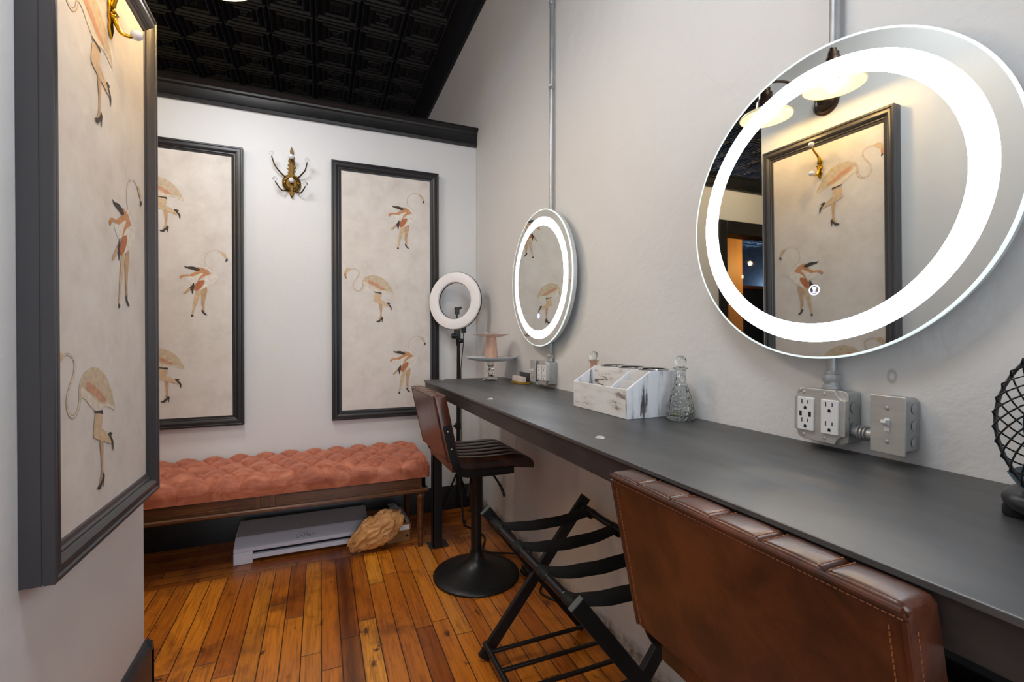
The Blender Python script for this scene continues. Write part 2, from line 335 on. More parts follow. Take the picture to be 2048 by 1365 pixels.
class Pt:                               # wraps a part so that sub-parts can be attached
    def __init__(s, o, loc): s.obj = o; s.loc = loc
    def __getitem__(s, k): return s.loc
def tag(o, label, cat, group=None):
    o['label'] = label; o['category'] = cat
    if group: o['group'] = group
    return o
def struct(o): o['kind'] = 'structure'; return o
def arc(c, r, a0, a1, n, fn): return [fn(c[0]+r*math.cos(a0+(a1-a0)*i/n), c[1]+r*math.sin(a0+(a1-a0)*i/n)) for i in range(n+1)]
def cr(P, n=8, close=False):            # catmull-rom through points
    P = [Vector(p) for p in P]; out = []; m = len(P)
    for i in range(m if close else m-1):
        p0 = P[(i-1) % m] if (close or i > 0) else P[0]; p1 = P[i]; p2 = P[(i+1) % m]; p3 = P[(i+2) % m] if (close or i+2 < m) else P[-1]
        for k in range(n):
            t = k/n; out.append(.5*((2*p1)+(p2-p0)*t+(2*p0-5*p1+4*p2-p3)*t*t+(3*p1-p0-3*p2+p3)*t**3))
    if not close: out.append(P[-1])
    return out
BIRD_A=[['neckline','strip',[(-0.1185,0.157),(-0.0955,0.161),(-0.0745,0.157),(-0.0615,0.142),(-0.0645,0.119),(-0.0805,0.096),(-0.0935,0.073),(-0.0945,0.052),(-0.0835,0.033),(-0.0645,0.027),(-0.0465,0.038),(-0.0385,0.059),(-0.0315,0.082),(-0.0175,0.099)],[0.0042,0.0045,0.0051,0.0054,0.0054,0.0057,0.006,0.0063,0.0066,0.0072,0.0081,0.0096,0.0132,0.018]],['body','poly',[(-0.0445,0.066),(-0.0415,0.091),(-0.0295,0.111),(-0.0115,0.121),(0.0185,0.128),(0.0495,0.126),(0.0805,0.113),(0.1085,0.089),(0.1305,0.058),(0.1425,0.032),(0.1495,0.009),(0.1305,0.015),(0.1055,0.026),(0.0775,0.028),(0.0615,0.02),(0.0365,0.025),(0.0125,0.037),(-0.0055,0.052),(-0.0205,0.062),(-0.0325,0.064),(-0.0405,0.054)]],['belly','poly',[(-0.0325,0.092),(-0.0175,0.08),(0.0065,0.068),(0.0305,0.054),(0.0555,0.039),(0.0925,0.034),(0.1175,0.03),(0.1395,0.023),(0.1475,0.012),(0.1305,0.016),(0.1055,0.026),(0.0775,0.028),(0.0615,0.02),(0.0365,0.025),(0.0125,0.037),(-0.0055,0.052),(-0.0205,0.062),(-0.0355,0.063)]],['pink','poly',[(-0.0135,0.094),(0.0005,0.097),(0.0215,0.088),(0.0495,0.075),(0.0775,0.055),(0.0975,0.044),(0.0925,0.04),(0.0745,0.04),(0.0555,0.048),(0.0345,0.062),(0.0095,0.072),(-0.0075,0.079)]],['head','poly',[(-0.1085,0.163),(-0.1235,0.166),(-0.1345,0.162),(-0.1425,0.15),(-0.1465,0.135),(-0.1425,0.13),(-0.1325,0.129),(-0.1245,0.143),(-0.1095,0.151)]],['beak','poly',[(-0.1465,0.136),(-0.1495,0.122),(-0.1455,0.11),(-0.1395,0.102),(-0.1345,0.102),(-0.1355,0.11),(-0.1315,0.129)]],['dark','poly',[(-0.1445,0.112),(-0.1405,0.104),(-0.1335,0.098),(-0.1345,0.109),(-0.1385,0.111)]],['leg','poly',[(0.0325,0.02),(0.0725,0.015),(0.0705,-0.02),(0.0495,-0.02),(0.0365,-0.034),(0.0235,-0.032),(0.0275,-0.007)]],['shin','poly',[(0.0565,-0.046),(0.0775,-0.053),(0.0765,-0.088),(0.0725,-0.114),(0.0755,-0.131),(0.0615,-0.151),(0.0515,-0.156),(0.0645,-0.127),(0.0645,-0.098),(0.0595,-0.073)]],['leg','poly',[(0.0275,-0.029),(0.0365,-0.021),(0.0555,-0.016),(0.0865,-0.032),(0.1045,-0.045),(0.1255,-0.062),(0.1175,-0.07),(0.0835,-0.056),(0.0555,-0.048),(0.0305,-0.039),(0.0225,-0.032)]],['dark','poly',[(0.0275,0.027),(0.0495,0.023),(0.0745,0.022),(0.0735,0.009),(0.0645,0.015),(0.0365,0.019),(0.0285,0.022)]],['dark','poly',[(0.1025,-0.043),(0.1115,-0.038),(0.1305,-0.045),(0.1185,-0.049),(0.1305,-0.061),(0.1345,-0.071),(0.1325,-0.09),(0.1295,-0.09),(0.1255,-0.07),(0.1145,-0.055)]],['dark','poly',[(0.0745,-0.127),(0.0825,-0.139),(0.0795,-0.146),(0.0775,-0.165),(0.0745,-0.165),(0.0735,-0.148),(0.0645,-0.157),(0.0585,-0.166),(0.0405,-0.161),(0.0415,-0.157),(0.0545,-0.153),(0.0675,-0.143)]]]
BIRD_B=[['neckline','strip',[(0.044,0.0685),(0.021,0.0865),(0.007,0.1025),(0.003,0.1265),(0.008,0.1535),(0.025,0.1735),(0.05,0.1845),(0.071,0.1815),(0.086,0.1715)],[0.0083,0.0051,0.0042,0.0038,0.0038,0.0038,0.0038,0.0045,0.0064]],['white','poly',[(0.009,0.0965),(0.032,0.0805),(0.051,0.0655),(0.064,0.0385),(0.053,0.0095),(0.021,-0.0125),(0.0,-0.0285),(-0.024,-0.0465),(-0.036,-0.0455),(-0.02,-0.0285),(-0.006,-0.0105),(0.0,0.0075),(-0.027,0.0085),(-0.058,-0.0045),(-0.085,0.0275),(-0.068,0.0355),(-0.02,0.0525)]],['orange','poly',[(-0.035,0.0885),(-0.01,0.0855),(0.014,0.0755),(0.036,0.0545),(0.021,0.0465),(-0.003,0.0355),(-0.024,0.0105),(-0.034,0.0045),(-0.02,0.0335),(0.001,0.0585),(-0.017,0.0545),(-0.034,0.0445),(-0.051,0.0345),(-0.065,0.0355),(-0.088,0.0365),(-0.1,0.0275),(-0.105,0.0185),(-0.115,0.0275),(-0.107,0.0405),(-0.088,0.0445),(-0.065,0.0435),(-0.051,0.0545),(-0.034,0.0645),(-0.017,0.0685)]],['pink','poly',[(0.001,0.0725),(0.021,0.0675),(0.036,0.0545),(0.025,0.0495),(0.008,0.0575)]],['dark','poly',[(-0.094,0.0935),(-0.081,0.0865),(-0.054,0.0905),(-0.034,0.0855),(-0.012,0.0725),(-0.034,0.0645),(-0.051,0.0715),(-0.071,0.0765),(-0.085,0.0795)]],['rust','poly',[(-0.024,0.0125),(0.0,0.0195),(0.005,0.0085),(-0.005,-0.0135),(-0.02,-0.0325),(-0.037,-0.0455),(-0.048,-0.0335),(-0.047,-0.0135)]],['dark','poly',[(-0.046,0.0055),(-0.044,-0.0135),(-0.048,-0.0385),(-0.052,-0.0585),(-0.056,-0.0595),(-0.058,-0.0405),(-0.064,-0.0415),(-0.069,-0.0285),(-0.058,-0.0165)]],['shin','poly',[(-0.068,-0.0225),(-0.06,-0.0345),(-0.077,-0.0545),(-0.094,-0.0645),(-0.097,-0.0555),(-0.081,-0.0405)]],['leg','poly',[(-0.041,-0.0515),(-0.034,-0.0415),(-0.009,-0.0295),(-0.019,-0.0665),(-0.03,-0.0995),(-0.044,-0.1385),(-0.05,-0.1735),(-0.06,-0.1745),(-0.055,-0.1495),(-0.051,-0.1075)]],['shin','poly',[(-0.017,-0.0425),(0.014,-0.0155),(0.016,-0.0425),(0.008,-0.0755),(0.001,-0.1105),(0.003,-0.1455),(0.001,-0.1565),(-0.007,-0.1465),(-0.014,-0.1115),(-0.013,-0.0765)]],['dark','poly',[(-0.062,-0.1725),(-0.05,-0.1715),(-0.049,-0.1815),(-0.059,-0.1845)]],['dark','poly',[(-0.013,-0.1435),(-0.005,-0.1465),(0.004,-0.1625),(0.016,-0.1725),(0.01,-0.1765),(-0.003,-0.1675),(-0.011,-0.1565)]],['head','poly',[(0.083,0.1815),(0.097,0.1745),(0.106,0.1625),(0.111,0.1425),(0.104,0.1435),(0.094,0.1545),(0.083,0.1655),(0.079,0.1745)]],['dark','poly',[(0.105,0.1425),(0.115,0.1395),(0.112,0.1295),(0.101,0.1225),(0.102,0.1315)]]]
# ================================================================== the setting
XR, YF, XL, YLC, CEIL = 0.985, 3.012, -0.52, 1.80, 3.44
def plane_box(name, lo, hi, m): return struct(MB().box(lo, hi).build(name, m, smooth=0))
YS = 2.545                                  # seam between the floor boards and the border boards
plane_box('floor', (-10, -3.2, -.05), (1.2, YS, 0), 'floor')
plane_box('trim_1', (-10, YS, -.05), (1.2, 12, 0), 'floorx')
plane_box('wall_right', (XR, -3.2, 0), (XR+.12, 12, CEIL+.05), 'wallr')
plane_box('wall_left', (XL-.13, -2.6, 0), (XL, YLC, CEIL), 'wall')
plane_box('wall_alcove', (-3.2, YLC-.13, 0), (XL-.131, YLC, CEIL), 'wall')
plane_box('wall_alcove_end', (-3.33, YLC, 0), (-3.2, YF, 2.5), 'wall')
# far partition wall with its doorway (seen in the round mirror)
b = MB(); b.box((-1.68, YF, 0), (XR-.001, YF+.12, 2.5)); b.box((-3.2, YF, 2.05), (-1.68, YF+.12, 2.5)); b.box((-3.2, YF, 0), (-2.62, YF+.12, 2.05))
struct(b.build('wall_far', 'wall', smooth=0))
b = MB()
b.box((-1.69, YF-.02, 0), (-1.59, YF+.14, 2.149)); b.box((-2.72, YF-.02, 0), (-2.62, YF+.14, 2.149)); b.box((-2.62, YF-.02, 2.03), (-1.69, YF+.14, 2.149))
struct(b.build('trim_2', 'black', bevel=.004))
# crown of the partition: fascia + cap moulding
def crown(name, x0, x1, y, z0, z1, m):
    prof = [(0, 0), (-.022, 0), (-.026, .012), (-.022, .022), (-.026, .07), (-.034, .078), (-.036, .088), (-.05, .1), (-.056, z1-z0-.012), (-.05, z1-z0), (.16, z1-z0), (.16, z1-z0-.02), (0, z1-z0-.03)]
    return struct(MB().prism(prof, lambda a, c, d: (d, y+a, z0+c), x0, x1).build(name, m, smooth=30))
crown('trim_3', -3.2, XR-.002, YF, 2.432, 2.5485, 'black')
# crown along the top of the right wall
prof = [(0, 0), (-.02, 0), (-.03, .03), (-.035, .06), (-.08, .11), (-.12, .13), (-.125, .15), (0, .15)]
struct(MB().prism(prof, lambda a, c, d: (XR+a, d, CEIL-.145+c), -3, 12).build('trim_4', 'black', smooth=30))
# baseboards
prof = [(0, 0), (-.018, 0), (-.018, .125), (-.012, .14), (-.006, .152), (0, .152)]
struct(MB().prism(prof, lambda a, c, d: (d, YF+a, c), -1.58, XR-.03).build('baseboard_far', 'black', smooth=30))
prof = [(0, 0), (.02, 0), (.02, .14), (.016, .155), (.008, .17), (0, .176)]
b = MB().prism(prof, lambda a, c, d: (XL+a, d, c), -2.6, YLC+.02); b.prism(prof, lambda a, c, d: (d, YLC+a, c), -3.1, XL+.02)
struct(b.build('baseboard_left', 'frame', smooth=30))
plane_box('wall_hall_left', (-10.1, YF, 0), (-10, 12, CEIL), 'black'); plane_box('wall_hall_end', (-10, 12, 0), (XR, 12.1, CEIL), 'black')
# pressed tin ceiling, real relief: nested square ridges in 0.305 m cells
b = MB(); b.box((-10, -3.2, CEIL), (1.1, 12, CEIL+.04)); cell = .305
def ridge(cx, cy, half, wd, dz):
    z0, z1 = CEIL, CEIL-dz; a, c_, d, e = half, half-wd*.35, half-wd*.65, half-wd
    V = []
    for h, z in ((a, z0), (c_, z1), (d, z1), (e, z0)): V += [(cx-h, cy-h, z), (cx+h, cy-h, z), (cx+h, cy+h, z), (cx-h, cy+h, z)]
    F = [(k*4+i, k*4+(i+1) % 4, k*4+4+(i+1) % 4, k*4+4+i) for k in range(3) for i in range(4)]
    b.add(V, F)
i0 = int(10/cell)
for i in range(-i0, int(.96/cell)):
    for j in range(-4, int(9/cell)):
        cx, cy = i*cell+.12, j*cell+.1
        if cx > .85 or cx < -5 and cy < 2.5: continue
        ridge(cx, cy, .150, .030, .016); ridge(cx, cy, .105, .030, .013)
        if (i+j) % 2: ridge(cx, cy, .058, .058*.9, .012)
        else: ridge(cx, cy, .06, .02, .010); ridge(cx, cy, .028, .026, .010)
struct(b.build('ceiling', 'tin', smooth=20))
# hall seen through the doorway in the mirror
t = T('partition_panel', (-4.6, 5.0, 0), 'amber lit wooden partition panel in the hall beyond the doorway, seen in the big mirror', 'panel')
MB().box((-4.46, 5, 0), (-4.03, 5.08, 3.0)).build('board', 'amber', t, bevel=.005)
t = T('bar_counter', (-6.3, 6.6, 0), 'dark high bar back in the hall beyond the doorway, seen in the big mirror', 'counter')
MB().box((-9.5, 6.6, 0), (-4.2, 7.0, 1.98)).build('body', 'black', t, bevel=.01); MB().box((-9.6, 6.5, 1.98), (-4.1, 7.1, 2.05)).build('top', 'walnut', t, bevel=.01)
for q, (x, y, z, r, lb) in enumerate(((-6.08, 6.3, 2.19, .035, 'largest glowing pendant bulb above the hall bar, seen in the big mirror'), (-6.35, 6.3, 2.46, .024, 'small glowing pendant bulb, highest of four in the hall'), (-5.90, 6.3, 2.19, .024, 'small glowing pendant bulb left of the largest bulb in the big mirror'), (-6.12, 6.5, 2.34, .024, 'small glowing pendant bulb just above the largest bulb in the big mirror'))):
    t = T('pendant_bulb', (x, y, z), lb, 'light bulb', 'pendant bulbs in the hall')
    MB().sphere((x, y, z), r, sc=(1, 1, 1.4)).build('glass_bulb', 'bulbs', t); MB().tube([(x, y, z+r), (x, y, CEIL)], .003, 6).build('cord', 'cable', t)
# ================================================================== flamingo panels
def chaikin(P, n=2, closed=True):
    for _ in range(n):
        Q = []; m = len(P)
        for i in range(m if closed else m-1):
            a, c = P[i], P[(i+1) % m]; Q += [(a[0]*.78+c[0]*.22, a[1]*.78+c[1]*.22), (a[0]*.22+c[0]*.78, a[1]*.22+c[1]*.78)]
        if not closed: Q = [P[0]]+Q+[P[-1]]
        P = Q
    return P
PRINT = ['paper', 'b_neckline', 'b_body', 'b_belly', 'b_pink', 'b_head', 'b_beak', 'b_dark', 'b_leg', 'b_shin', 'b_white', 'b_orange', 'b_rust']
IDX = {n[2:]: i for i, n in enumerate(PRINT)}
def bird(mb, S, cx, cy, fn, clip, k0=1):
    d = .0005
    for q in S:
        mb.cur = IDX[q[0]]; d += .00012
        if q[1] == 'strip':
            P = [Vector((a, b_, 0)) for a, b_ in q[2]]; W = q[3]; P2 = cr(P, 5); W2 = []
            for i in range(len(W)-1): W2 += [W[i]+(W[i+1]-W[i])*k/5 for k in range(5)]
            W2.append(W[-1])
            for layer, (kk, mi) in enumerate(((1.15, IDX[q[0]]), (.66, IDX['belly'] if S is BIRD_A else IDX['white']))):
                mb.cur = mi; V = []
                for i, p in enumerate(P2):
                    t_ = (P2[min(i+1, len(P2)-1)]-P2[max(i-1, 0)]).normalized(); nn = Vector((-t_.y, t_.x, 0))*W2[i]*.5*kk
                    for s_ in (1, -1): x, y = (p+nn*s_).xy; V.append(fn(*clip(x+cx, y+cy), d+layer*.0001))
                mb.add(V, [(2*i, 2*i+1, 2*i+3, 2*i+2) for i in range(len(P2)-1)])
        else:
            P = chaikin(q[2], 1 if q[0] == 'dark' else 2); out = []
            for x, y in P:
                c = clip(x+cx, y+cy)
                if not out or (abs(c[0]-out[-1][0])+abs(c[1]-out[-1][1])) > 1e-5: out.append(c)
            if len(out) < 3 or max(p[0] for p in out)-min(p[0] for p in out) < 1e-4: continue
            V = [Vector((x, y, 0)) for x, y in out]
            from mathutils.geometry import tessellate_polygon
            tr = tessellate_polygon([V]); mb.add([fn(x, y, d) for x, y in out], [tuple(t_) for t_ in tr])
    mb.cur = 0
def panel(name, fn, a0, a1, z0, z1, depth, fw_, birds, label, fmat, loc, fwz=None):
    """fn(a, z, d) -> world point; d = distance out from the wall"""
    t = T(name, loc, label, 'framed panel')
    mb = MB(); fwz = fwz or fw_
    i0_, i1_, j0, j1 = a0+fw_, a1-fw_, z0+fwz, z1-fwz; pd = depth*.60
    def cl(x, y): return (min(max(x, i0_-.004), i1_+.004), min(max(y, j0-.004), j1+.004))
    mb.add([fn(i0_-.01, j0-.01, pd), fn(i1_+.01, j0-.01, pd), fn(i1_+.01, j1+.01, pd), fn(i0_-.01, j1+.01, pd), fn(i0_-.01, j0-.01, .004), fn(i1_+.01, j0-.01, .004), fn(i1_+.01, j1+.01, .004), fn(i0_-.01, j1+.01, .004)], [(0, 1, 2, 3), (7, 6, 5, 4), (0, 4, 5, 1), (1, 5, 6, 2), (2, 6, 7, 3), (3, 7, 4, 0)])
    for S, cx, cy in birds: bird(mb, S, cx, cy, lambda a, z, d: fn(a, z, pd+d), cl)
    wp = mb.build('wallpaper', PRINT, t, smooth=0)
    # mitred moulding: profile (inset from outer edge, height)
    W_ = fw_; pr = [(0, .001), (0, depth*.60), (.0012, depth*.61), (.0012, depth*.64), (0, depth*.65), (0, depth*.97), (W_*.04, depth), (W_*.15, depth), (W_*.20, depth*.92), (W_*.30, depth*.97), (W_*.46, depth*.97), (W_*.60, depth*.86), (W_*.66, depth*.76), (W_*.74, depth*.79), (W_*.80, depth*.70), (W_*.93, depth*.66), (W_, depth*.58), (W_, .006)]
    fr = MB(); n = len(pr); V = []
    for (sa, sz) in ((0, 0), (1, 0), (1, 1), (0, 1)):
        for ins, h in pr:
            kz = fwz/fw_; V.append(fn((a0+ins) if sa == 0 else (a1-ins), (z0+ins*kz) if sz == 0 else (z1-ins*kz), h))
    F = []
    for c_ in range(4):
        for i in range(n): F.append((c_*n+i, c_*n+(i+1) % n, ((c_+1) % 4)*n+(i+1) % n, ((c_+1) % 4)*n+i))
    fr.add(V, F); fr.build('frame', fmat, t, smooth=25)
    return t
far = lambda a, z, d: (a, YF-d, z); lef = lambda a, z, d: (XL+d, a, z)
panel('flamingo_panel', far, .0645, .717, .642, 2.211, .034, .057, [(BIRD_B, .512, 1.885), (BIRD_A, .2825, 1.402), (BIRD_B, .518, .967)],
      'black framed flamingo wallpaper panel on the far wall beside the ring light', 'frame2', (.39, YF, .642))
panel('flamingo_panel', far, -1.052, -.399, .652, 2.207, .034, .057, [(BIRD_A, -.8275, 1.871), (BIRD_B, -.588, 1.44), (BIRD_A, -.8275, .96)],
      'black framed flamingo wallpaper panel on the far wall, half hidden by the near panel', 'frame2', (-.725, YF, .652))
panel('flamingo_panel', lef, 1.142, 1.757, .669, 2.118, .055, .050, [(BIRD_A, 1.335, 1.812), (BIRD_B, 1.567, 1.40), (BIRD_A, 1.335, .943)],
      'large grey framed flamingo wallpaper panel on the near left wall with a brass hook', 'frame', (XL, 1.45, .669), .062)
# ================================================================== hooks
def wall_hook():
    L = (XL+.035, 1.462, 1.90)
    t = T('coat_hook', L, 'bright brass coat hook with white knobs on the near left panel', 'coat hook')
    x, y, z = L
    b = MB(); out = [(-.006, .0), (-.012, .015), (-.008, .03), (-.014, .045), (-.010, .06), (-.013, .075), (-.007, .09), (0, .102), (.007, .09), (.013, .075), (.010, .06), (.014, .045), (.008, .03), (.012, .015), (.006, 0), (0, -.012)]
    b.prism(out, lambda a, c, d: (x+d, y+a, z+c), 0, .005); b.lathe([(.009, 0), (.011, .006), (.006, .012)], (x+.002, y, z+.045), 'x', 16)
    b.tube([(x+.012, y-.013, z+.055), (x+.012, y+.013, z+.055)], .0035, 8)
    b.build('back_plate', 'brassb', t, bevel=.0015)
    b = MB(); lo = cr([(x+.008, y, z+.05), (x+.013, y, z+.03), (x+.022, y+.003, z+.012), (x+.038, y+.006, z+.008), (x+.052, y+.009, z+.016)], 6); b.tube(lo, [.0058-.0022*i/len(lo) for i in range(len(lo))], 10).build('lower_arm', 'brassb', t)
    b = MB(); hi = cr([(x+.006, y, z+.07), (x+.016, y, z+.10), (x+.045, y+.002, z+.125), (x+.062, y+.004, z+.155)], 6); b.tube(hi, [.006-.0025*i/len(hi) for i in range(len(hi))], 10).build('upper_arm', 'brassb', t)
    for p in (lo[-1], hi[-1]): MB().sphere(p, .0135, 20, 12, (1, 1, .9)).build('knob', 'porcelain', t)
wall_hook()
def ornate_hook():
    x, y, z = -.152, YF, 2.0
    t = T('coat_hook', (x, y, z), 'ornate antique brass hook with clear knobs between the two far panels', 'coat hook')
    b = MB(); y1 = y-.006
    leaf = [(0, -.042), (-.010, -.022), (-.016, -.004), (-.036, .002), (-.05, .03), (-.05, .06), (-.036, .088), (-.018, .098), (-.022, .112), (-.012, .118), (-.026, .134), (-.012, .136), (-.022, .152), (-.014, .158), (-.018, .178), (-.012, .19), (-.014, .205), (-.006, .215), (-.008, .236), (0, .262), (.010, .24), (.012, .225), (.006, .212), (.017, .20), (.012, .185), (.02, .17), (.014, .158), (.026, .140), (.014, .134), (.022, .122), (.012, .112), (.018, .098), (.036, .088), (.05, .06), (.05, .03), (.036, .002), (.016, -.004), (.010, -.022)]
    b.prism(leaf, lambda a, c, d: (x+a, y-d, z+c), .001, .008)
    b.lathe([(.049, 0), (.046, .010), (.034, .014), (.03, .010), (.0, .010)], (x, y-.004, z+.045), (0, -1, 0), 28)
    b.tube(cr([(x, y-.01, z-.03), (x, y-.02, z), (x, y-.026, z+.05), (x, y-.022, z+.12), (x, y-.012, z+.2)], 5), [.004]+[.010]*19+[.003], 8, flat=.6, ref=(0, 1, 0)) if False else None
    b.prism([(-.006, -.03), (-.010, .05), (-.008, .14), (0, .2), (.008, .14), (.010, .05), (.006, -.03)], lambda a, c, d: (x+a, y-d, z+c), .006, .02)
    b.build('back_plate', 'brass', t, bevel=.0015)
    for sx in (-1, 1): MB().sphere((x+sx*.035, y-.016, z+.047), .008).build('rivet', 'brassb', t)
    for pts, k in (([(-.03, .075), (-.06, .10), (-.085, .13), (-.1, .175)], 1), ([(.03, .075), (.055, .10), (.075, .125), (.085, .165)], 1), ([(-.02, .005), (-.045, -.006), (-.065, .008), (-.083, .035)], 1), ([(.02, .005), (.045, -.01), (.06, 0), (.075, .025)], 1)):
        P = cr([(x+a, y-.012-.045*i/3, z+c) for i, (a, c) in enumerate(pts)], 5)
        ar = Pt(MB().tube(P, [.0048-.0018*i/len(P) for i in range(len(P))], 8).build('arm', 'brass', t), t.loc)
        e = P[-1]; MB().sphere((e.x, e.y-.004, e.z+.012), .0125, 14, 10).build('knob', 'glass', ar)
    for dz_, yy in ((.052, .05), (.19, .045)):
        ar = Pt(MB().tube([(x, y-.01, z+dz_-.01), (x, y-yy+.01, z+dz_)], .005, 8).build('arm', 'brass', t), t.loc)
        MB().sphere((x, y-yy, z+dz_), .0145, 14, 10).build('knob', 'porcelain', ar)
ornate_hook()
# ================================================================== sconce
def sconce():
    L = (XL, 1.45, 2.27)
    t = T('wall_sconce', L, 'two-armed bronze wall sconce with cream glass shades above the near left panel', 'wall lamp')
    MB().lathe([(.062, 0), (.062, .006), (.052, .014), (.046, .014), (.040, .022), (.026, .026), (.022, .040), (.0, .044)], L, 'x', 36).build('back_plate', 'bronze', t)
    for y in (1.285, 1.608):
        s = 1 if y > 1.45 else -1; xs = -.291
        P = cr([(XL+.03, 1.45, 2.275), (XL+.09, 1.45+s*.03, 2.29), (XL+.15, 1.45+s*.09, 2.38), (xs, y-s*.01, 2.39), (xs, y, 2.355)], 8)
        MB().tube(P, .006, 10).build('arm', 'bronze', t)
        MB().lathe([(.012, .165), (.014, .15), (.022, .146), (.022, .128), (.030, .122), (.030, .098), (.040, .085), (.044, .06), (.048, .045), (.05, .036), (.0, .036)], (xs, y, 2.22), 'z', 28).build('socket', 'bronze', t)
        sh = [(.119, 0), (.121, .003), (.112, .014), (.085, .028), (.05, .037), (.03, .04)]
        pr_ = [(r, h) for r, h in sh]+[(r-.004, h-.004) for r, h in reversed(sh[1:])]+[(.116, .0005)]
        MB().lathe(pr_+[pr_[0]], (xs, y, 2.22), 'z', 48, cap=False).build('shade', 'shade', t)
        MB().sphere((xs, y, 2.225), .024, 20, 14, (1, 1, 1.15)).build('bulb', 'bulb', t)
sconce()
# ================================================================== counter
CZ, CX, CY = 0.9093, 0.5225, 2.5208
def counter():
    t = T('steel_counter', (.75, .8, 0), 'long blackened steel counter running along the right wall', 'counter')
    MB().box((CX, -1.2, CZ-.009), (XR-.001, CY, CZ)).build('top', 'steel', t, bevel=.0015)
    b = MB().box((CX+.006, -1.2, CZ-.058), (CX+.012, CY-.004, CZ-.009)); b.box((CX+.012, -1.2, CZ-.015), (CX+.06, CY-.004, CZ-.009))
    b.build('edge_angle', 'steeledge', t, bevel=.001)
    x0, y0 = .556, 2.452
    b = MB().box((x0, y0, .008), (x0+.006, y0+.05, CZ-.012)); b.box((x0, y0, .008), (x0+.05, y0+.006, CZ-.012)); b.build('leg', 'bmetal', t, bevel=.001)
    MB().box((.54, 2.462, 0), (.645, 2.545, .008), Matrix.Rotation(.0, 3, 'Z'), (.59, 2.5, 0)).build('foot_plate', 'steeledge', t, bevel=.001)
    MB().bar((.60, 2.47, .45), (.60, 2.47, .46), .01, .01)
    MB().box((XR-.04, -1.2, CZ-.05), (XR-.002, CY-.01, CZ-.0092)).build('wall_ledger', 'bmetal', t)
    for x, y in ((.611, 2.461), (.584, 1.622), (.587, .894)):
        MB().lathe([(.0115, 0), (.0115, .001), (.008, .0035), (.003, .0048), (0, .005)], (x, y, CZ), 'z', 24).build('bolt_head', 'stainless', t)
counter()
# ================================================================== round lit mirrors
def mirror(cy, cz, label, bt, yaw=0, tilt=0):
    t = T('round_mirror', (.93, cy, cz), label, 'mirror', 'round light-up mirrors above the counter', (0, tilt, yaw))
    L0 = (0, 0, 0); dp = .026
    def ann(r0, r1, x, n=128):
        b = MB(); V = []; 
        for i in range(n):
            a = 2*PI*i/n
            for r in (r0, r1): V.append((x, r*math.cos(a), r*math.sin(a)))
        b.add(V, [(2*i, 2*i+1, 2*((i+1) % n)+1, 2*((i+1) % n)) for i in range(n)]); return b
    R, A, B = .3115, .278, .2405
    MB().lathe([(0, 0), (R, 0), (R, .004), (0, .004)], L0, 'x', 160).build('mirror_glass', 'mirror', t, world=False, smooth=30)
    MB().lathe([(R-.0035, -.0003), (R+.0004, -.0003), (R+.0008, .0048), (R-.003, .0048)], L0, 'x', 160, cap=False).build('glass_edge', 'rim', t, world=False, smooth=30)
    MB().lathe([(A, 0.0002), (A, -.0006), (B, -.0006), (B, .0002)], L0, 'x', 160, cap=False).build('light_band', 'led', t, world=False, smooth=30)
    MB().lathe([(0, .005), (R-.004, .005), (R-.003, .007), (R-.003, dp-.002), (R-.006, dp), (0, dp)], L0, 'x', 160).build('housing', 'body', t, world=False, smooth=30)
    bz = -.172
    b = MB(); b.add(ann(.0088, .0108, -.0008, 40).v, [(2*i, 2*i+1, 2*((i+1) % 40)+1, 2*((i+1) % 40)) for i in range(40)])
    b.v = [(x, y, z+bz) for x, y, z in b.v]
    b.prism([(-.0022, -.003), (-.0012, .0), (-.0042, .003), (-.003, .006), (.003, .006), (.0042, .003), (.0012, 0), (.0022, -.003)], lambda a, c, d: (d, a, bz+c), -.0009, -.0006)
    b.prism([(-.0045, -.0062), (-.0045, -.0048), (.0045, -.0048), (.0045, -.0062)], lambda a, c, d: (d, a, bz+c), -.0009, -.0006)
    b.build('touch_button', 'icon', t, world=False, smooth=0)
mirror(.637, 1.406, 'near round mirror with lit white ring, above the outlets by the fan', 0, math.radians(1.52), math.radians(-.62))
mirror(1.926, 1.411, 'far round mirror with lit white ring, near the cake stands', 0, 0, math.radians(-.25))
# ================================================================== conduits and electrical boxes
def conduit(y, label, lean=0.):
    t = T('conduit', (XR-.02, y, 1.04), label, 'conduit pipe', 'conduits rising from the outlet boxes')
    x = XR-.0166; x2 = x
    MB().tube([(x, y, 1.035), (x2, y+lean*.3, 1.5), (x2, y+lean, CEIL-.16)], .0098, 16).build('pipe', 'conduit', t)
    b = MB().lathe([(.014, .0), (.0155, .002), (.0155, .008), (.0125, .010), (.0125, .016)], (x, y, 1.030), 'z', 24)
    b.lathe([(.0150, .016), (.0160, .018), (.0160, .028), (.0145, .031), (.0125, .032), (.0125, .038), (0, .038)], (x, y, 1.030), 'z', 6, True)
    b.build('connector', 'galv', t, smooth=25)
    for z in ((2.27, 2.64) if y > 1 else (2.3,)):
        MB().lathe([(.0115, -.012), (.013, -.010), (.0115, -.002), (.013, 0), (.0115, .002), (.013, .01), (.0115, .012)], (x2, y+lean*(z-1)/2.4, z), 'z', 20).build('coupling', 'conduit', t)
conduit(.626, 'galvanised conduit pipe rising behind the near mirror', -.012)
conduit(1.880, 'galvanised conduit pipe rising behind the far mirror', -.022)
def rrect(w_, h_, r, n=5):
    P = []
    for cx, cy, a0 in ((w_/2-r, h_/2-r, 0), (-w_/2+r, h_/2-r, PI/2), (-w_/2+r, -h_/2+r, PI), (w_/2-r, -h_/2+r, 1.5*PI)):
        P += [(cx+r*math.cos(a0+PI/2*i/n), cy+r*math.sin(a0+PI/2*i/n)) for i in range(n+1)]
    return P
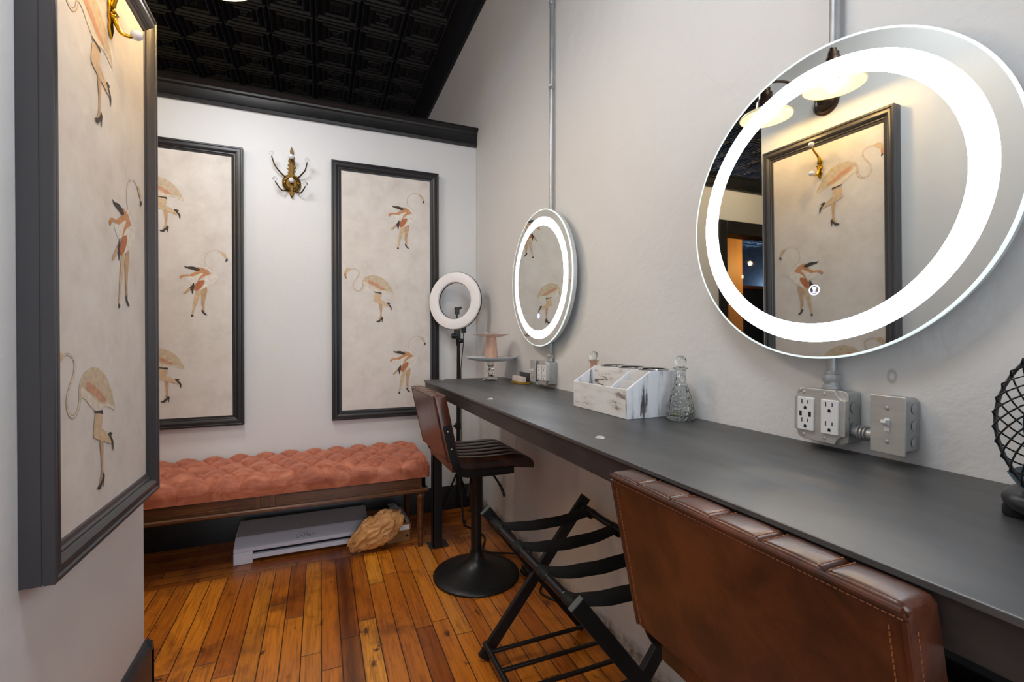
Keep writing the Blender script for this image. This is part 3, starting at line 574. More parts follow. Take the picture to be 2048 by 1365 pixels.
def outlet_box(yc, label, usb=True):
    z0 = .979; L = (XR, yc, z0); t = T('outlet_box', L, label, 'electrical box', 'four-outlet boxes under the mirrors')
    fn = lambda a, c, d: (XR-d, yc-a, z0+c)        # a to the right in the photo (-Y)
    MB().prism(rrect(.100, .100, .004), fn, .001, .040).build('box', 'galv', t, bevel=.001)
    sd = MB()
    for zz in (-.02, .02): sd.lathe([(.0095, 0), (.0115, .0005), (.0115, .001), (.0095, .0012), (.0085, .0004), (0, .0004)], (XR-.022, yc-.0502, z0+zz), (0, -1, 0), 24)
    for zz in (-.038, .0, .04): sd.box((XR-.037, yc-.0508, z0+zz-.002), (XR-.034, yc-.0498, z0+zz+.002))
    sd.build('knockouts', 'conduit', t, smooth=30)
    # raised cover with clipped screw corners
    b = MB(); b.prism(rrect(.104, .106, .012), fn, .0402, .0425); 
    w_, h_, k = .052, .0535, .017
    sh = []
    for sx, sy in ((1, 1), (-1, 1), (-1, -1), (1, -1)):
        cx, cy = sx*w_, sy*h_
        pts = [(cx, cy-sy*k*1.15), (cx-sx*k*.55, cy-sy*k*.95), (cx-sx*k*.95, cy-sy*k*.55), (cx-sx*k*1.15, cy)]
        sh += pts if sx*sy > 0 else pts[::-1]
    b.prism([(x*.995, y*.995) for x, y in sh], fn, .0424, .0515)
    b.build('cover', 'stainless', t, bevel=.003, segs=3)
    for a in (-.0245, .0245):
        r = Pt(MB().prism(rrect(.034, .068, .002), fn, .051, .0565).build('receptacle', 'white_pl', t, bevel=.0012), L)
        s = MB()
        for zc in (-.019, .019):
            top = zc+.006
            s.prism([(a-.0068-.001, top-.0045), (a-.0068+.001, top-.0045), (a-.0068+.001, top+.0045), (a-.0068-.001, top+.0045)], fn, .0563, .0568)
            s.prism([(a+.0058-.0009, top-.0036), (a+.0058+.0009, top-.0036), (a+.0058+.0009, top+.0036), (a+.0058-.0009, top+.0036)], fn, .0563, .0568)
            s.prism([(a-.0028, zc-.0095), (a+.0028, zc-.0095)]+[(a+.0028*math.cos(q), zc-.0055+.0028*math.sin(q)) for q in (0, .6, 1.2, 1.9, 2.5, PI)], fn, .0563, .0568)
        if usb and a < 0:
            for dx in (-.0098, .0098): s.prism([(a+dx-.0026, -.0052), (a+dx+.0026, -.0052), (a+dx+.0026, .0052), (a+dx-.0026, .0052)], fn, .0563, .0568)
        o = s.build('slots', 'hole', r, smooth=0)
        o_ = r.obj; 
        # shift receptacle plate to its place
        me = o_.data
        for v in me.vertices: v.co.y -= a
    for a, c in ((-.044, .047), (-.03, .044), (.012, .044), (-.03, -.044), (.012, -.044), (.044, -.047)):
        MB().lathe([(.0036, 0), (.0034, .001), (.002, .0018), (0, .002)], fn(a, c, .0512 if abs(c) < .046 else .0425), (-1, 0, 0), 14).build('screw', 'galv', t)
def switch_box(yc, label, s=1):
    z0 = .980; L = (XR, yc, z0); t = T('switch_box', L, label, 'light switch', 'single switch boxes beside the outlet boxes')
    fn = lambda a, c, d: (XR-d, yc-a, z0+c)
    MB().prism(rrect(.052, .098, .009, 6), fn, .001, .044).build('box', 'galv', t, bevel=.0015)
    MB().prism(rrect(.057, .105, .003, 4), fn, .0442, .0475).build('cover', 'stainless', t, bevel=.0018, segs=3)
    b = MB(); b.prism([(-.0045, -.012), (.0045, -.012), (.0045, .012), (-.0045, .012)], fn, .0476, .0486)
    b.add([fn(a, c, d) for a in (-.004, .004) for c, d in ((-.003, .048), (.009, .048), (.010, .060), (.0045, .061))], [(0, 1, 2, 3), (7, 6, 5, 4), (0, 4, 5, 1), (1, 5, 6, 2), (2, 6, 7, 3), (3, 7, 4, 0)])
    b.build('toggle', 'white_pl', t, bevel=.0008)
    for c in (-.03, .03): MB().lathe([(.0037, 0), (.0034, .0012), (.002, .002), (0, .0021)], fn(0, c, .0475), (-1, 0, 0), 14).build('screw', 'galv', t)
    ko = MB()
    for c in (-.03, 0, .03):
        for dx in (.018, ): ko.lathe([(.008, 0), (.009, .0006), (.008, .0012), (0, .0012)], (XR-dx, yc-.0262*s, z0+c), (0, -s, 0), 20)
    ko.build('knockouts', 'conduit', t)
outlet_box(.629, 'steel outlet box with four sockets and usb ports below the near mirror'); switch_box(.508, 'steel light switch box to the right of the near outlet box')
outlet_box(1.895, 'steel outlet box with four sockets below the far mirror', False); switch_box(2.005, 'steel light switch box behind the card box, below the far mirror', -1)
def nipple(y0, y1, label):
    t = T('conduit_nipple', (XR-.022, (y0+y1)/2, .955), label, 'pipe fitting', 'short pipes joining box and switch')
    MB().tube([(XR-.024, y0, .953), (XR-.024, y1, .953)], .0105, 18).build('pipe', 'galv', t)
    b = MB()
    for q in (.012, .018, .024): yy = y0+(1 if y1 > y0 else -1)*q; b.lathe([(.0125, -.002), (.0145, -.001), (.0145, .001), (.0125, .002)], (XR-.024, yy, .953), 'y', 20)
    b.build('locknuts', 'conduit', t)
nipple(.578, .535, 'short steel pipe joining the near outlet box and switch'); nipple(1.946, 1.978, 'short steel pipe joining the far outlet box and switch')
# ================================================================== organiser, bottles, cake stands, card box
def organiser():
    x0, x1, y0, y1 = .786, .955, 1.063, 1.357; z = CZ; L = (.87, 1.21, z)
    t = T('wooden_organizer', L, 'distressed white wooden organizer box with three chrome holes on the counter', 'organizer')
    xs, zt, zf = .867, z+.133, z+.083; th = .008
    side = [(x0, z+.0005), (x1, z+.0005), (x1, zt), (xs, zt), (x0, zf)]
    for y, m in ((y0, 'distv'), (y1-th, 'distv')):
        MB().prism(side, lambda a, c, d: (a, d, c), y, y+th).build('side_panel', m, t, bevel=.0008)
    MB().box((x0, y0+th, z+.0005), (x0+th, y1-th, zf)).build('front_panel', 'dist', t, bevel=.0008)
    MB().box((x1-th, y0+th, z+.0005), (x1, y1-th, zt-th)).build('rear_panel', 'dist', t); MB().box((x0+th, y0+th, z+.001), (x1-th, y1-th, z+.009)).build('bottom', 'whitewood', t)
    MB().box((xs-.004, y0+th, z+.009), (xs+.004, y1-th, zt-th)).build('inner_panel', 'dist', t)
    dv = 1.151; inner = [(x0+th, z+.009), (xs-.004, z+.009), (xs-.004, zt-.004), (x0+th, zf-.001)]
    MB().prism(inner, lambda a, c, d: (a, d, c), dv, dv+.006).build('divider', 'whitewood', t); MB().box((.825, y0+th, z+.009), (.831, dv, z+.103)).build('divider', 'whitewood', t)
    # top board pierced by three round holes
    hs = [1.108, 1.21, 1.306]; cx = (xs+x1)/2+.001; r = .0375; b = MB()
    xa, xb = xs-.004, x1
    ys = [y0+th]+[(hs[0]+hs[1])/2, (hs[1]+hs[2])/2]+[y1-th]
    for i, hy in enumerate(hs):
        n = 32; V = []; F = []
        for zz in (zt, zt-th):
            for k in range(n):
                a = 2*PI*k/n; ca, sa = math.cos(a), math.sin(a); V.append((cx+r*ca, hy+r*sa, zz))
                ex = (xb-cx) if ca > 0 else (cx-xa); ey = (ys[i+1]-hy) if sa > 0 else (hy-ys[i]); s_ = min(ex/max(abs(ca), 1e-6), ey/max(abs(sa), 1e-6)); V.append((cx+s_*ca, hy+s_*sa, zz))
        for lay in (0, 1):
            for k in range(n): o = lay*2*n; F.append((o+2*k, o+2*k+1, o+2*((k+1) % n)+1, o+2*((k+1) % n)))
        for k in range(n): F.append((2*k, 2*((k+1) % n), 2*n+2*((k+1) % n), 2*n+2*k)); F.append((2*k+1, 2*((k+1) % n)+1, 2*n+2*((k+1) % n)+1, 2*n+2*k+1))
        b.add(V, F)
    b.build('top_board', 'dist', t, smooth=0)
    for hy in hs:
        MB().lathe([(.0372, -.10), (.0372, .0), (.0372, .003), (.0425, .0045), (.0445, .003), (.0445, .001), (.038, 0), (.0358, .0), (.0358, -.10)], (cx, hy, zt+.0005), 'z', 40, cap=False).build('chrome_ring', 'chrome', t)
organiser()
def flask(x, y, label, mbody, mneck):
    t = T('glass_decanter', (x, y, CZ), label, 'bottle', 'glass bottles with ball stoppers')
    o = [(.0, .0006), (.034, .0006), (.0375, .004), (.038, .014), (.036, .03), (.031, .056), (.0235, .082), (.017, .10), (.0135, .112), (.0125, .13), (.0135, .138), (.0195, .1425), (.0195, .1445)]
    inn = [(max(r-.0028, 0), h) for r, h in o[4:]]; inn = [(.0335, .012), (.0345, .018), (.033, .03)]+inn[1:]
    pr = o+[(r, h) for r, h in reversed(inn)]+[(0, .012)]
    MB().lathe(pr, (x, y, CZ), 'z', 56, cap=False).build('body', mbody, t)
    MB().lathe([(0, .0125), (.0325, .0125), (.0335, .016), (0, .0162)], (x, y, CZ), 'z', 40, cap=False).build('residue', 'liquid', t)
    st = Pt(MB().sphere((x, y, CZ+.162), .0165, 32, 20).build('stopper', 'glass', t), t.loc)
    MB().lathe([(.006, .118), (.0085, .120), (.0095, .143), (.013, .1452), (.013, .1475), (.006, .149)], (x, y, CZ), 'z', 24).build('stopper_plug', mneck, st)
flask(.926, 1.010, 'clear textured glass bottle with ball stopper to the right of the organizer', 'glasst', 'glass')
flask(.936, 1.468, 'peach-necked glass bottle with ball stopper behind the organizer', 'glassp', 'glassp')
def cake():
    x, y = .848, 2.345; z = CZ
    t = T('cake_stand', (x, y, z), 'white plate cake stand on a clear glass pedestal at the counter end', 'cake stand', None)
    MB().lathe([(.0, .0006), (.040, .0006), (.043, .004), (.040, .009), (.030, .014), (.017, .024), (.014, .034), (.018, .045), (.019, .055), (.012, .066), (.0125, .075), (.019, .086), (.020, .100), (.0, .103)], (x, y, z), 'z', 10).build('pedestal', 'glass', t, smooth=20)
    MB().lathe([(0, .104), (.055, .104), (.07, .103), (.115, .113), (.137, .124), (.1385, .127), (.135, .1275), (.11, .119), (.07, .112), (0, .111)], (x, y, z), 'z', 72).build('plate', 'china', t)
    z2 = z+.1112; x2 = x+.002
    t2 = T('cake_stand', (x2, y, z2), 'small peach glass cake stand standing on the white cake plate', 'cake stand')
    MB().lathe([(.0365, .0006), (.037, .006), (.031, .07), (.028, .122), (.024, .122), (.028, .07), (.033, .006)], (x2, y, z2), 'z', 14, cap=False).build('pedestal', 'glassp', t2, smooth=15)
    MB().lathe([(0, .123), (.06, .123), (.075, .128), (.096, .134), (.0975, .137), (.074, .132), (0, .127)], (x2, y, z2), 'z', 64).build('plate', 'glassp', t2)
    for i in range(7):
        a = i*.9+.3; r = .02+.045*((i*37) % 10)/10
        rx, ry = x2+r*math.cos(a), y+r*math.sin(a); zz = z2+.1345 if r > .05 else z2+.1275
        o = MB().sphere((rx, ry, zz+.009), .009, 8, 5, (1.2, 1, 1)).build('glass_gem', 'glass', smooth=0)
        tag(o, 'clear glass gem lying on the peach cake stand', 'decoration', 'glass gems on the peach cake stand')
    P = cr([(.64, y+.03, z+.262), (.70, y-.02, z+.265), (.70, y-.05, z+.2), (.705, y-.06, z+.14), (.735, y-.03, z+.133), (.80, y-.04, z+.124)], 8)
    return P
cake()
def cardbox():
    x0, x1, y0, y1 = .905, .955, 2.075, 2.195; z = CZ
    t = T('card_box', (.93, 2.13, z), 'small open card box with mustard base beside the far switch box', 'box')
    MB().box((x0, y0, z+.0006), (x1, y1, z+.011)).build('base', 'gold', t, bevel=.0008)
    MB().box((x1-.004, y0, z+.011), (x1, y1, z+.055)).build('back_card', 'frame', t)
    MB().box((x0+.004, y0+.003, z+.011), (x0+.030, y1-.003, z+.036)).build('cards', 'card', t, bevel=.0006)
    cu = bpy.data.curves.new('letters', 'FONT'); cu.body = 'Ri'; cu.size = .026; cu.extrude = .0004; cu.align_x = 'CENTER'
    tx = bpy.data.objects.new('letters', cu); C.objects.link(tx); dg = bpy.context.evaluated_depsgraph_get(); me = bpy.data.meshes.new_from_object(tx.evaluated_get(dg)); bpy.data.objects.remove(tx)
    me.materials.clear(); me.materials.append(MAT['white_pl']); o = bpy.data.objects.new('lettering', me); C.objects.link(o); o.parent = t.obj
    o.matrix_basis = Matrix.Translation(Vector((x0+.0032-.93, 2.158-2.13, .0125))) @ Matrix(((0, 0, -1, 0), (-1, 0, 0, 0), (0, 1, 0, 0), (0, 0, 0, 1)))
cardbox()
# ================================================================== desk fan
def fan():
    x, y, z = .850, .192, 1.030; t = T('desk_fan', (x, y, CZ), 'black wire desk fan with pale blue blades at the right end of the counter', 'fan')
    R = .128; ax = Vector((-.93, -.30, .10)).normalized(); u = Vector((0, 0, 1)); u = (u-ax*u.dot(ax)).normalized(); v = ax.cross(u)
    c = Vector((x, y, z))
    def P(r, a, d): return c+(u*math.cos(a)+v*math.sin(a))*r+ax*d
    def dome(name, sgn, front):
        b = MB(); n = 44
        for i in range(n):
            a0 = 2*PI*i/n; pts = []
            for k in range(15):
                q = k/14; r = .026+(R-.026)*min(1, q*1.12); 
                if q <= .893: d = (.050*(1-(r/R)**2.6)+.018) if front else -(.045*(1-(r/R)**3)+.012)
                else: d = .018*(1-(q-.893)/.107*1.3) if front else -.012
                r = r if q <= .893 else R+.004*math.sin((q-.893)/.107*PI)
                pts.append(P(r, a0+sgn*1.15*q, d))
            b.tube(pts, .0011, 5)
        if front: b.tube([P(.028, 2*PI*k/32, .068) for k in range(32)], .003, 8, True); b.lathe([(.027, .0), (.025, .004), (0, .006)], c+ax*.064, tuple(ax), 28)
        b.build(name, 'bplastic', t)
    dome('front_grille', 1, True); dome('rear_grille', -1, False)
    b = MB(); b.tube([P(R+.001, 2*PI*k/72, 0) for k in range(72)], .0022, 8, True); b.tube([P(R*.80, 2*PI*k/72, .034) for k in range(72)], .0018, 8, True); b.build('rim', 'bplastic', t)
    bl = MB()
    for i in range(4):
        V = []; a0 = i*PI/2+.4
        for k in range(9):
            q = k/8; r = .018+.088*q
            for s_ in range(5): w_ = (s_/4-.5); V.append(P(r, a0+w_*(.55+.75*q), .016+w_*.034*(1-.3*q)-.01*w_*w_))
        bl.add(V, [(k*5+s_, k*5+s_+1, k*5+5+s_+1, k*5+5+s_) for k in range(8) for s_ in range(4)])
    o = bl.build('blades', 'fanblue', t); m_ = o.modifiers.new('th', 'SOLIDIFY'); m_.thickness = .0015
    MB().lathe([(0, .04), (.014, .038), (.022, .028), (.024, 0), (.024, -.01), (0, -.01)], c, tuple(ax), 28).build('hub', 'fanblue', t)
    MB().lathe([(.050, -.020), (.062, -.030), (.060, -.06), (.045, -.085), (0, -.095)], c, tuple(ax), 36).build('motor_housing', 'fangrey', t)
    b = MB(); n = 40; V = []
    for k in range(n+1):
        a = PI*.66+PI*.68*k/n
        for rr, d in ((R-.006, -.040), (R+.006, -.012), (R+.008, -.012), (R-.002, -.044)): V.append(P(rr, a, d))
    b.add(V, [(4*k+i, 4*k+(i+1) % 4, 4*k+4+(i+1) % 4, 4*k+4+i) for k in range(n) for i in range(4)]); b.build('yoke', 'fangrey', t)
    b = MB(); b.tube([P(R+.012, PI, -.015), (x, y, CZ+.034)], .016, 12); b.build('neck', 'fangrey', t)
    loop = [(x-.035, y+.105), (x+.03, y+.118), (x+.085, y+.07), (x+.085, y-.07), (x+.03, y-.11), (x-.04, y-.10), (x-.062, y-.03), (x-.060, y+.06)]
    b = MB(); b.tube([(p.x, p.y, CZ+.019) for p in cr([(a, c_, 0) for a, c_ in loop], 8, True)], .0115, 12, True); b.box((x-.012, y-.11, CZ+.012), (x+.012, y+.11, CZ+.02)); b.build('base', 'bplastic', t)
    for a, c_ in ((loop[0]), (loop[2]), (loop[4]), (loop[6])): MB().lathe([(.011, 0), (.0125, .002), (.0125, .012), (0, .012)], (a, c_, CZ+.0004), 'z', 18).build('foot', 'bmatte', t)
fan()
# ================================================================== stools (local frame: seat faces +X, base centre at the origin)
def pad(W_, H, TH, nseam, fn, rear_flat=True):
    """upholstered back: stations along the width, rounded section; fn(depth, across, height)"""
    b = MB(); stn = []; 
    for i in range(nseam):
        a, c = -W_/2+W_*i/nseam, -W_/2+W_*(i+1)/nseam
        for q in (.0, .03, .055, .09, .16, .3, .5, .7, .84, .91, .945, .97): stn.append((a+(c-a)*q, q, i))
    stn.append((W_/2, 1.0, nseam-1)); V = []; F = []; sec = 34
    for y, q, i in stn:
        e = min(q, 1-q); dent = 0 if e > .5 else .0050*math.exp(-e*30) 
        if (i == 0 and q < .5) or (i == nseam-1 and q > .5): dent = .0
        puff = .0022*math.sin(PI*q)**.45
        ed = min(abs(y+W_/2), abs(W_/2-y)); sh = .006*max(0, 1-ed/.008)**2
        for k in range(sec):
            a = 2*PI*k/sec; ca, sa = math.cos(a), math.sin(a); p = .22
            dx = math.copysign(abs(ca)**p, ca)*(TH/2-sh); dz = math.copysign(abs(sa)**(p*.6), sa)*(H/2-sh)
            wt = max(0, sa)**2 if dx < 0 else max(ca, sa, 0)
            g = -dent+puff
            if dx > 0: dx += g*max(0, ca)**.5
            if dz > 0: dz += g*max(0, sa)**.7*.8*(1-max(0, -ca)**3)
            # flattened wrap band along the rear top edge
            V.append(fn(dx, y, dz+H/2))
    m = len(stn)
    for i in range(m-1):
        for k in range(sec): F.append((i*sec+k, i*sec+(k+1) % sec, (i+1)*sec+(k+1) % sec, (i+1)*sec+k))
    F += [tuple(range(sec-1, -1, -1)), tuple(range((m-1)*sec, m*sec))]
    b.add(V, F); return b
def stool(loc, rotz, label, seam=True, zback=.612, lean=.21, mleather='leather', near=False):
    t = T('bar_stool', loc, label, 'bar stool', 'brown leather bar stools at the counter', (0, 0, rotz))
    k = dict(world=False)
    MB().lathe([(.2, 0), (.2055, .003), (.2055, .009), (.203, .012), (.17, .020), (.12, .034), (.075, .052), (.045, .074), (.033, .098), (.029, .12), (.0, .12)], (0, 0, 0), 'z', 72).build('base_plate', 'bmetal', t, **k)
    MB().lathe([(.0255, .10), (.0255, .30), (.0315, .305), (.0315, .50), (.05, .53), (0, .535)], (0, 0, 0), 'z', 32).build('stem', 'bmetal', t, **k)
    b = MB(); b.box((-.09, -.09, .525), (.12, .09, .545)); b.tube(cr([(-.04, -.02, .52), (-.06, -.10, .50), (-.085, -.13, .43)], 6), .006, 8); b.build('seat_plate', 'bmetal', t, **k)
    MB().tube(cr([(.0, -.03, .53), (.035, -.10, .515), (.06, -.15, .47), (.075, -.175, .42)], 6), [.005]*12+[.0065]*7, 10).build('height_lever', 'bmetal', t, **k)
    # seat: ribs run front to back, front edge rolls down
    W_ = .385; x0, x1 = -.175, .215; nr = 6; b = MB(); nx = 26; ny = nr*10; V = []
    def top(x, y):
        q = (x-x0)/(x1-x0); z = .612-.006*math.sin(PI*q)+.012*(1-q)**6
        r_ = ((y+W_/2)/W_*nr) % 1; z += .007*math.sin(PI*r_)**.5-.004
        if q > .70: z -= .040*((q-.70)/.30)**2.6
        e = min(abs(y+W_/2), abs(W_/2-y)); z -= .016*max(0, 1-e/.02)**2; return z
    for i in range(nx+1):
        for j in range(ny+1): x = x0+(x1-x0)*i/nx; y = -W_/2+W_*j/ny; V.append((x, y, top(x, y)))
    F = [(i*(ny+1)+j, (i+1)*(ny+1)+j, (i+1)*(ny+1)+j+1, i*(ny+1)+j+1) for i in range(nx) for j in range(ny)]
    n0 = len(V)
    for i in range(nx+1):
        for j in (0, ny): x = x0+(x1-x0)*i/nx; q = i/nx; V.append((x-(.004 if i == nx else 0), -W_/2+W_*j/ny, .553-.012*max(0, q-.7)/.3+.01*(1-q)))
    for i in range(nx): F.append((i*(ny+1), n0+2*i, n0+2*i+2, (i+1)*(ny+1))); F.append((i*(ny+1)+ny, (i+1)*(ny+1)+ny, n0+2*i+3, n0+2*i+1)); F.append((n0+2*i, n0+2*i+1, n0+2*i+3, n0+2*i+2))
    F.append(tuple([j for j in range(ny+1)]+[n0+1, n0])); F.append(tuple([nx*(ny+1)+j for j in range(ny, -1, -1)]+[n0+2*nx, n0+2*nx+1]))
    b.add(V, F).build('seat', 'leatherd', t, smooth=50, **k)
    # back
    WB, HB, TB = .45, .288, .054
    xb = -.182; zb = zback
    fn = lambda d, y, z: (xb+d-(z)*lean+.004, y, zb+z)
    bk = Pt(pad(WB, HB, TB, 6, fn).build('backrest', mleather, t, smooth=40, **k), (0, 0, 0))
    s = MB(); zt = HB-.0045
    def st(p, d_, l=.0042, w=.0011):
        p = Vector(p); d_ = Vector(d_).normalized(); s.bar(p-d_*l/2, p+d_*l/2, w, w, (0, 0, 1) if abs(d_.z) < .8 else (1, 0, 0))
    for i in range(int(WB/.0062)):
        y = -WB/2+.006+i*.0062
        if y > WB/2-.005: break
        st(fn(-TB/2-.0002, y, HB-.013), (0, 1, 0))
    for i in range(1, 6):
        for o_ in (-.006, .006):
            y = -WB/2+WB*i/6+o_
            for q in range(7): st(fn(-TB/2+.007+q*.0062, y, HB+.0006), (1, 0, 0))
    for sy in (-1, 1):
        for q in range(40): st(fn(-TB/2-.0002, sy*(WB/2-.016), .008+q*.0065), (0, 0, 1))
        for q in range(40): st(fn(-TB/2+.012, sy*(WB/2+.0001), .008+q*.0065), (0, 0, 1))
    s.build('stitching', 'stitch', bk, smooth=0, **k)
    p = MB(); 
    p.tube([fn(-TB/2+.0012, -WB/2+.004+(WB-.008)*i/40, HB-.0055) for i in range(41)], .0034, 8)
    for sy in (-1, 1): p.tube([fn(-TB/2+.0018, sy*(WB/2-.003), .006+(HB-.02)*i/12) for i in range(13)], .0030, 8); p.tube([fn(-TB/2+.004+(TB-.010)*i/8, sy*(WB/2-.0035), HB-.0085+.003*math.sin(PI*i/8)) for i in range(9)], .0030, 8)
    p.build('piping', mleather, bk, **k)
    for sy in (-1, 1):
        y = sy*(WB/2+.004)
        path = cr([fn(.002, y, .16), fn(.002, y, .05), (-.168, y, .600), (-.150, y*.97, .572), (-.115, y*.93, .556), (-.05, y*.90, .549), (.05, y*.88, .546), (.11, y*.87, .546)], 5)
        b = MB(); V = []; 
        for i, q in enumerate(path):
            tg = (path[min(i+1, len(path)-1)]-path[max(i-1, 0)]); tg.y = 0; tg.normalize(); nn = Vector((tg.z, 0, -tg.x))*.0155
            for dn, dy in ((-1, -.003), (1, -.003), (1, .003), (-1, .003)): V.append(q+nn*dn+Vector((0, dy, 0)))
        n = len(path); b.add(V, [(4*i+j, 4*i+(j+1) % 4, 4*i+4+(j+1) % 4, 4*i+4+j) for i in range(n-1) for j in range(4)]+[(3, 2, 1, 0), (4*n-4, 4*n-3, 4*n-2, 4*n-1)])
        fr = Pt(b.build('side_frame', 'bmetal', t, bevel=.0008, **k), (0, 0, 0))
        bb = MB()
        for q in (.135, .06): bb.sphere(Vector(fn(.002, y+sy*.003, q)), .0042, 10, 6)
        bb.build('bolts', 'galv', fr, **k)
stool((.689, 2.115, 0), .02, 'far brown leather bar stool, showing its ribbed seat and round black base')
stool((.736, .465, 0), 0, 'brown leather bar stool in the foreground, its big plain backrest against the counter')
# ================================================================== folding luggage rack
def rack():
    xl, xr, y0, y1, zt = .548, .935, .925, 1.555, .515
    t = T('luggage_rack', ((xl+xr)/2, (y0+y1)/2, 0), 'black folding luggage rack with webbing straps between the two stools', 'luggage rack')
    for yy, s in ((y1, -1), (y0, 1)):
        for (xa, xb_, off) in ((xl, xr+.01, 0), (xr, xl-.025, .019)):
            d = Vector((xb_-xa, 0, -zt)).normalized(); p0 = Vector((xa, yy+s*off, zt))-d*.012; p1 = Vector((xb_, yy+s*off, .012))
            lg = Pt(MB().bar(p0, p1, .040, .017, (0, 1, 0)).build('leg', 'bmetal', t, bevel=.0015), t.loc)
            MB().bar(p0-d*.0012, p0, .0395, .0165, (0, 1, 0)).build('end_cap', 'capgrey', lg)
        xm = (xl+xr)/2
        MB().lathe([(0, -.016), (.007, -.016), (.007, .02), (0, .02)], (xm, yy+s*.008, zt*.49), 'y', 12).build('pivot', 'bmetal', t)
    zr = zt-.022
    for x, k_ in ((xl+.014, 1), (xr-.014, -1)):
        MB().tube([(x, y0+.005, zr), (x, y1-.005, zr)], .0125, 16).build('top_rail', 'bplastic', t)
    for x in (xl-.012, xr-.004): MB().tube([(x, y0+.01, .055), (x, y1-.01, .055)], .010, 14).build('bottom_rail', 'bplastic', t)
    for q in range(6):
        y = y0+.07+q*.098; MB().bar((xl-.012, y, .062), (xr-.004, y, .062), .012, .010).build('shelf_bar', 'bmetal', t, bevel=.001)
    W_ = .048
    for yc in (1.47, 1.30, 1.13, .985):
        b = MB(); path = []
        xa, xb_ = xl+.014, xr-.014; r = .0145; n = 26
        for i in range(9): a = PI*1.5-PI*1.15*i/8; path.append((xa+r*math.cos(a), zr+r*math.sin(a)))
        path = path+[(xa+.012+(xb_-xa-.024)*i/n, zr+.010-.018*math.sin(PI*min(1, (i/n)*1.0))**.5) for i in range(1, n)]
        for i in range(9): a = PI*.35-PI*.85*i/8; path.append((xb_+r*math.cos(a), zr+r*math.sin(a)))
        path.append((xb_-.014, zr-.017)); path.insert(0, (xa+.016, zr-.017))
        V = []
        for x, z in path:
            wv = .0015*math.sin(x*60+yc*9)
            rl = max(0, math.sin(PI*min(1, max(0, (x-xa)/(xb_-xa)))))**.5 if z > zr-.0115 else 0; V += [(x, yc-W_/2+wv+.004*rl, z-.016*rl), (x, yc+W_/2+wv-.002*rl, z+.002*rl)]
        b.add(V, [(2*i, 2*i+1, 2*i+3, 2*i+2) for i in range(len(path)-1)])
        o = b.build('strap', 'bmatte', t); m_ = o.modifiers.new('th', 'SOLIDIFY'); m_.thickness = .0018
    for x in (xl+.014, xr-.014):
        b = MB()
        for yc in (1.47, 1.30, 1.13, .985): b.lathe([(.0135, -.003), (.0148, 0), (.0135, .003)], (x, yc-.026, zr), 'y', 16); b.lathe([(.0135, -.003), (.0148, 0), (.0135, .003)], (x, yc+.026, zr), 'y', 16)
        b.build('rail_rings', 'bmetal', t)
rack()
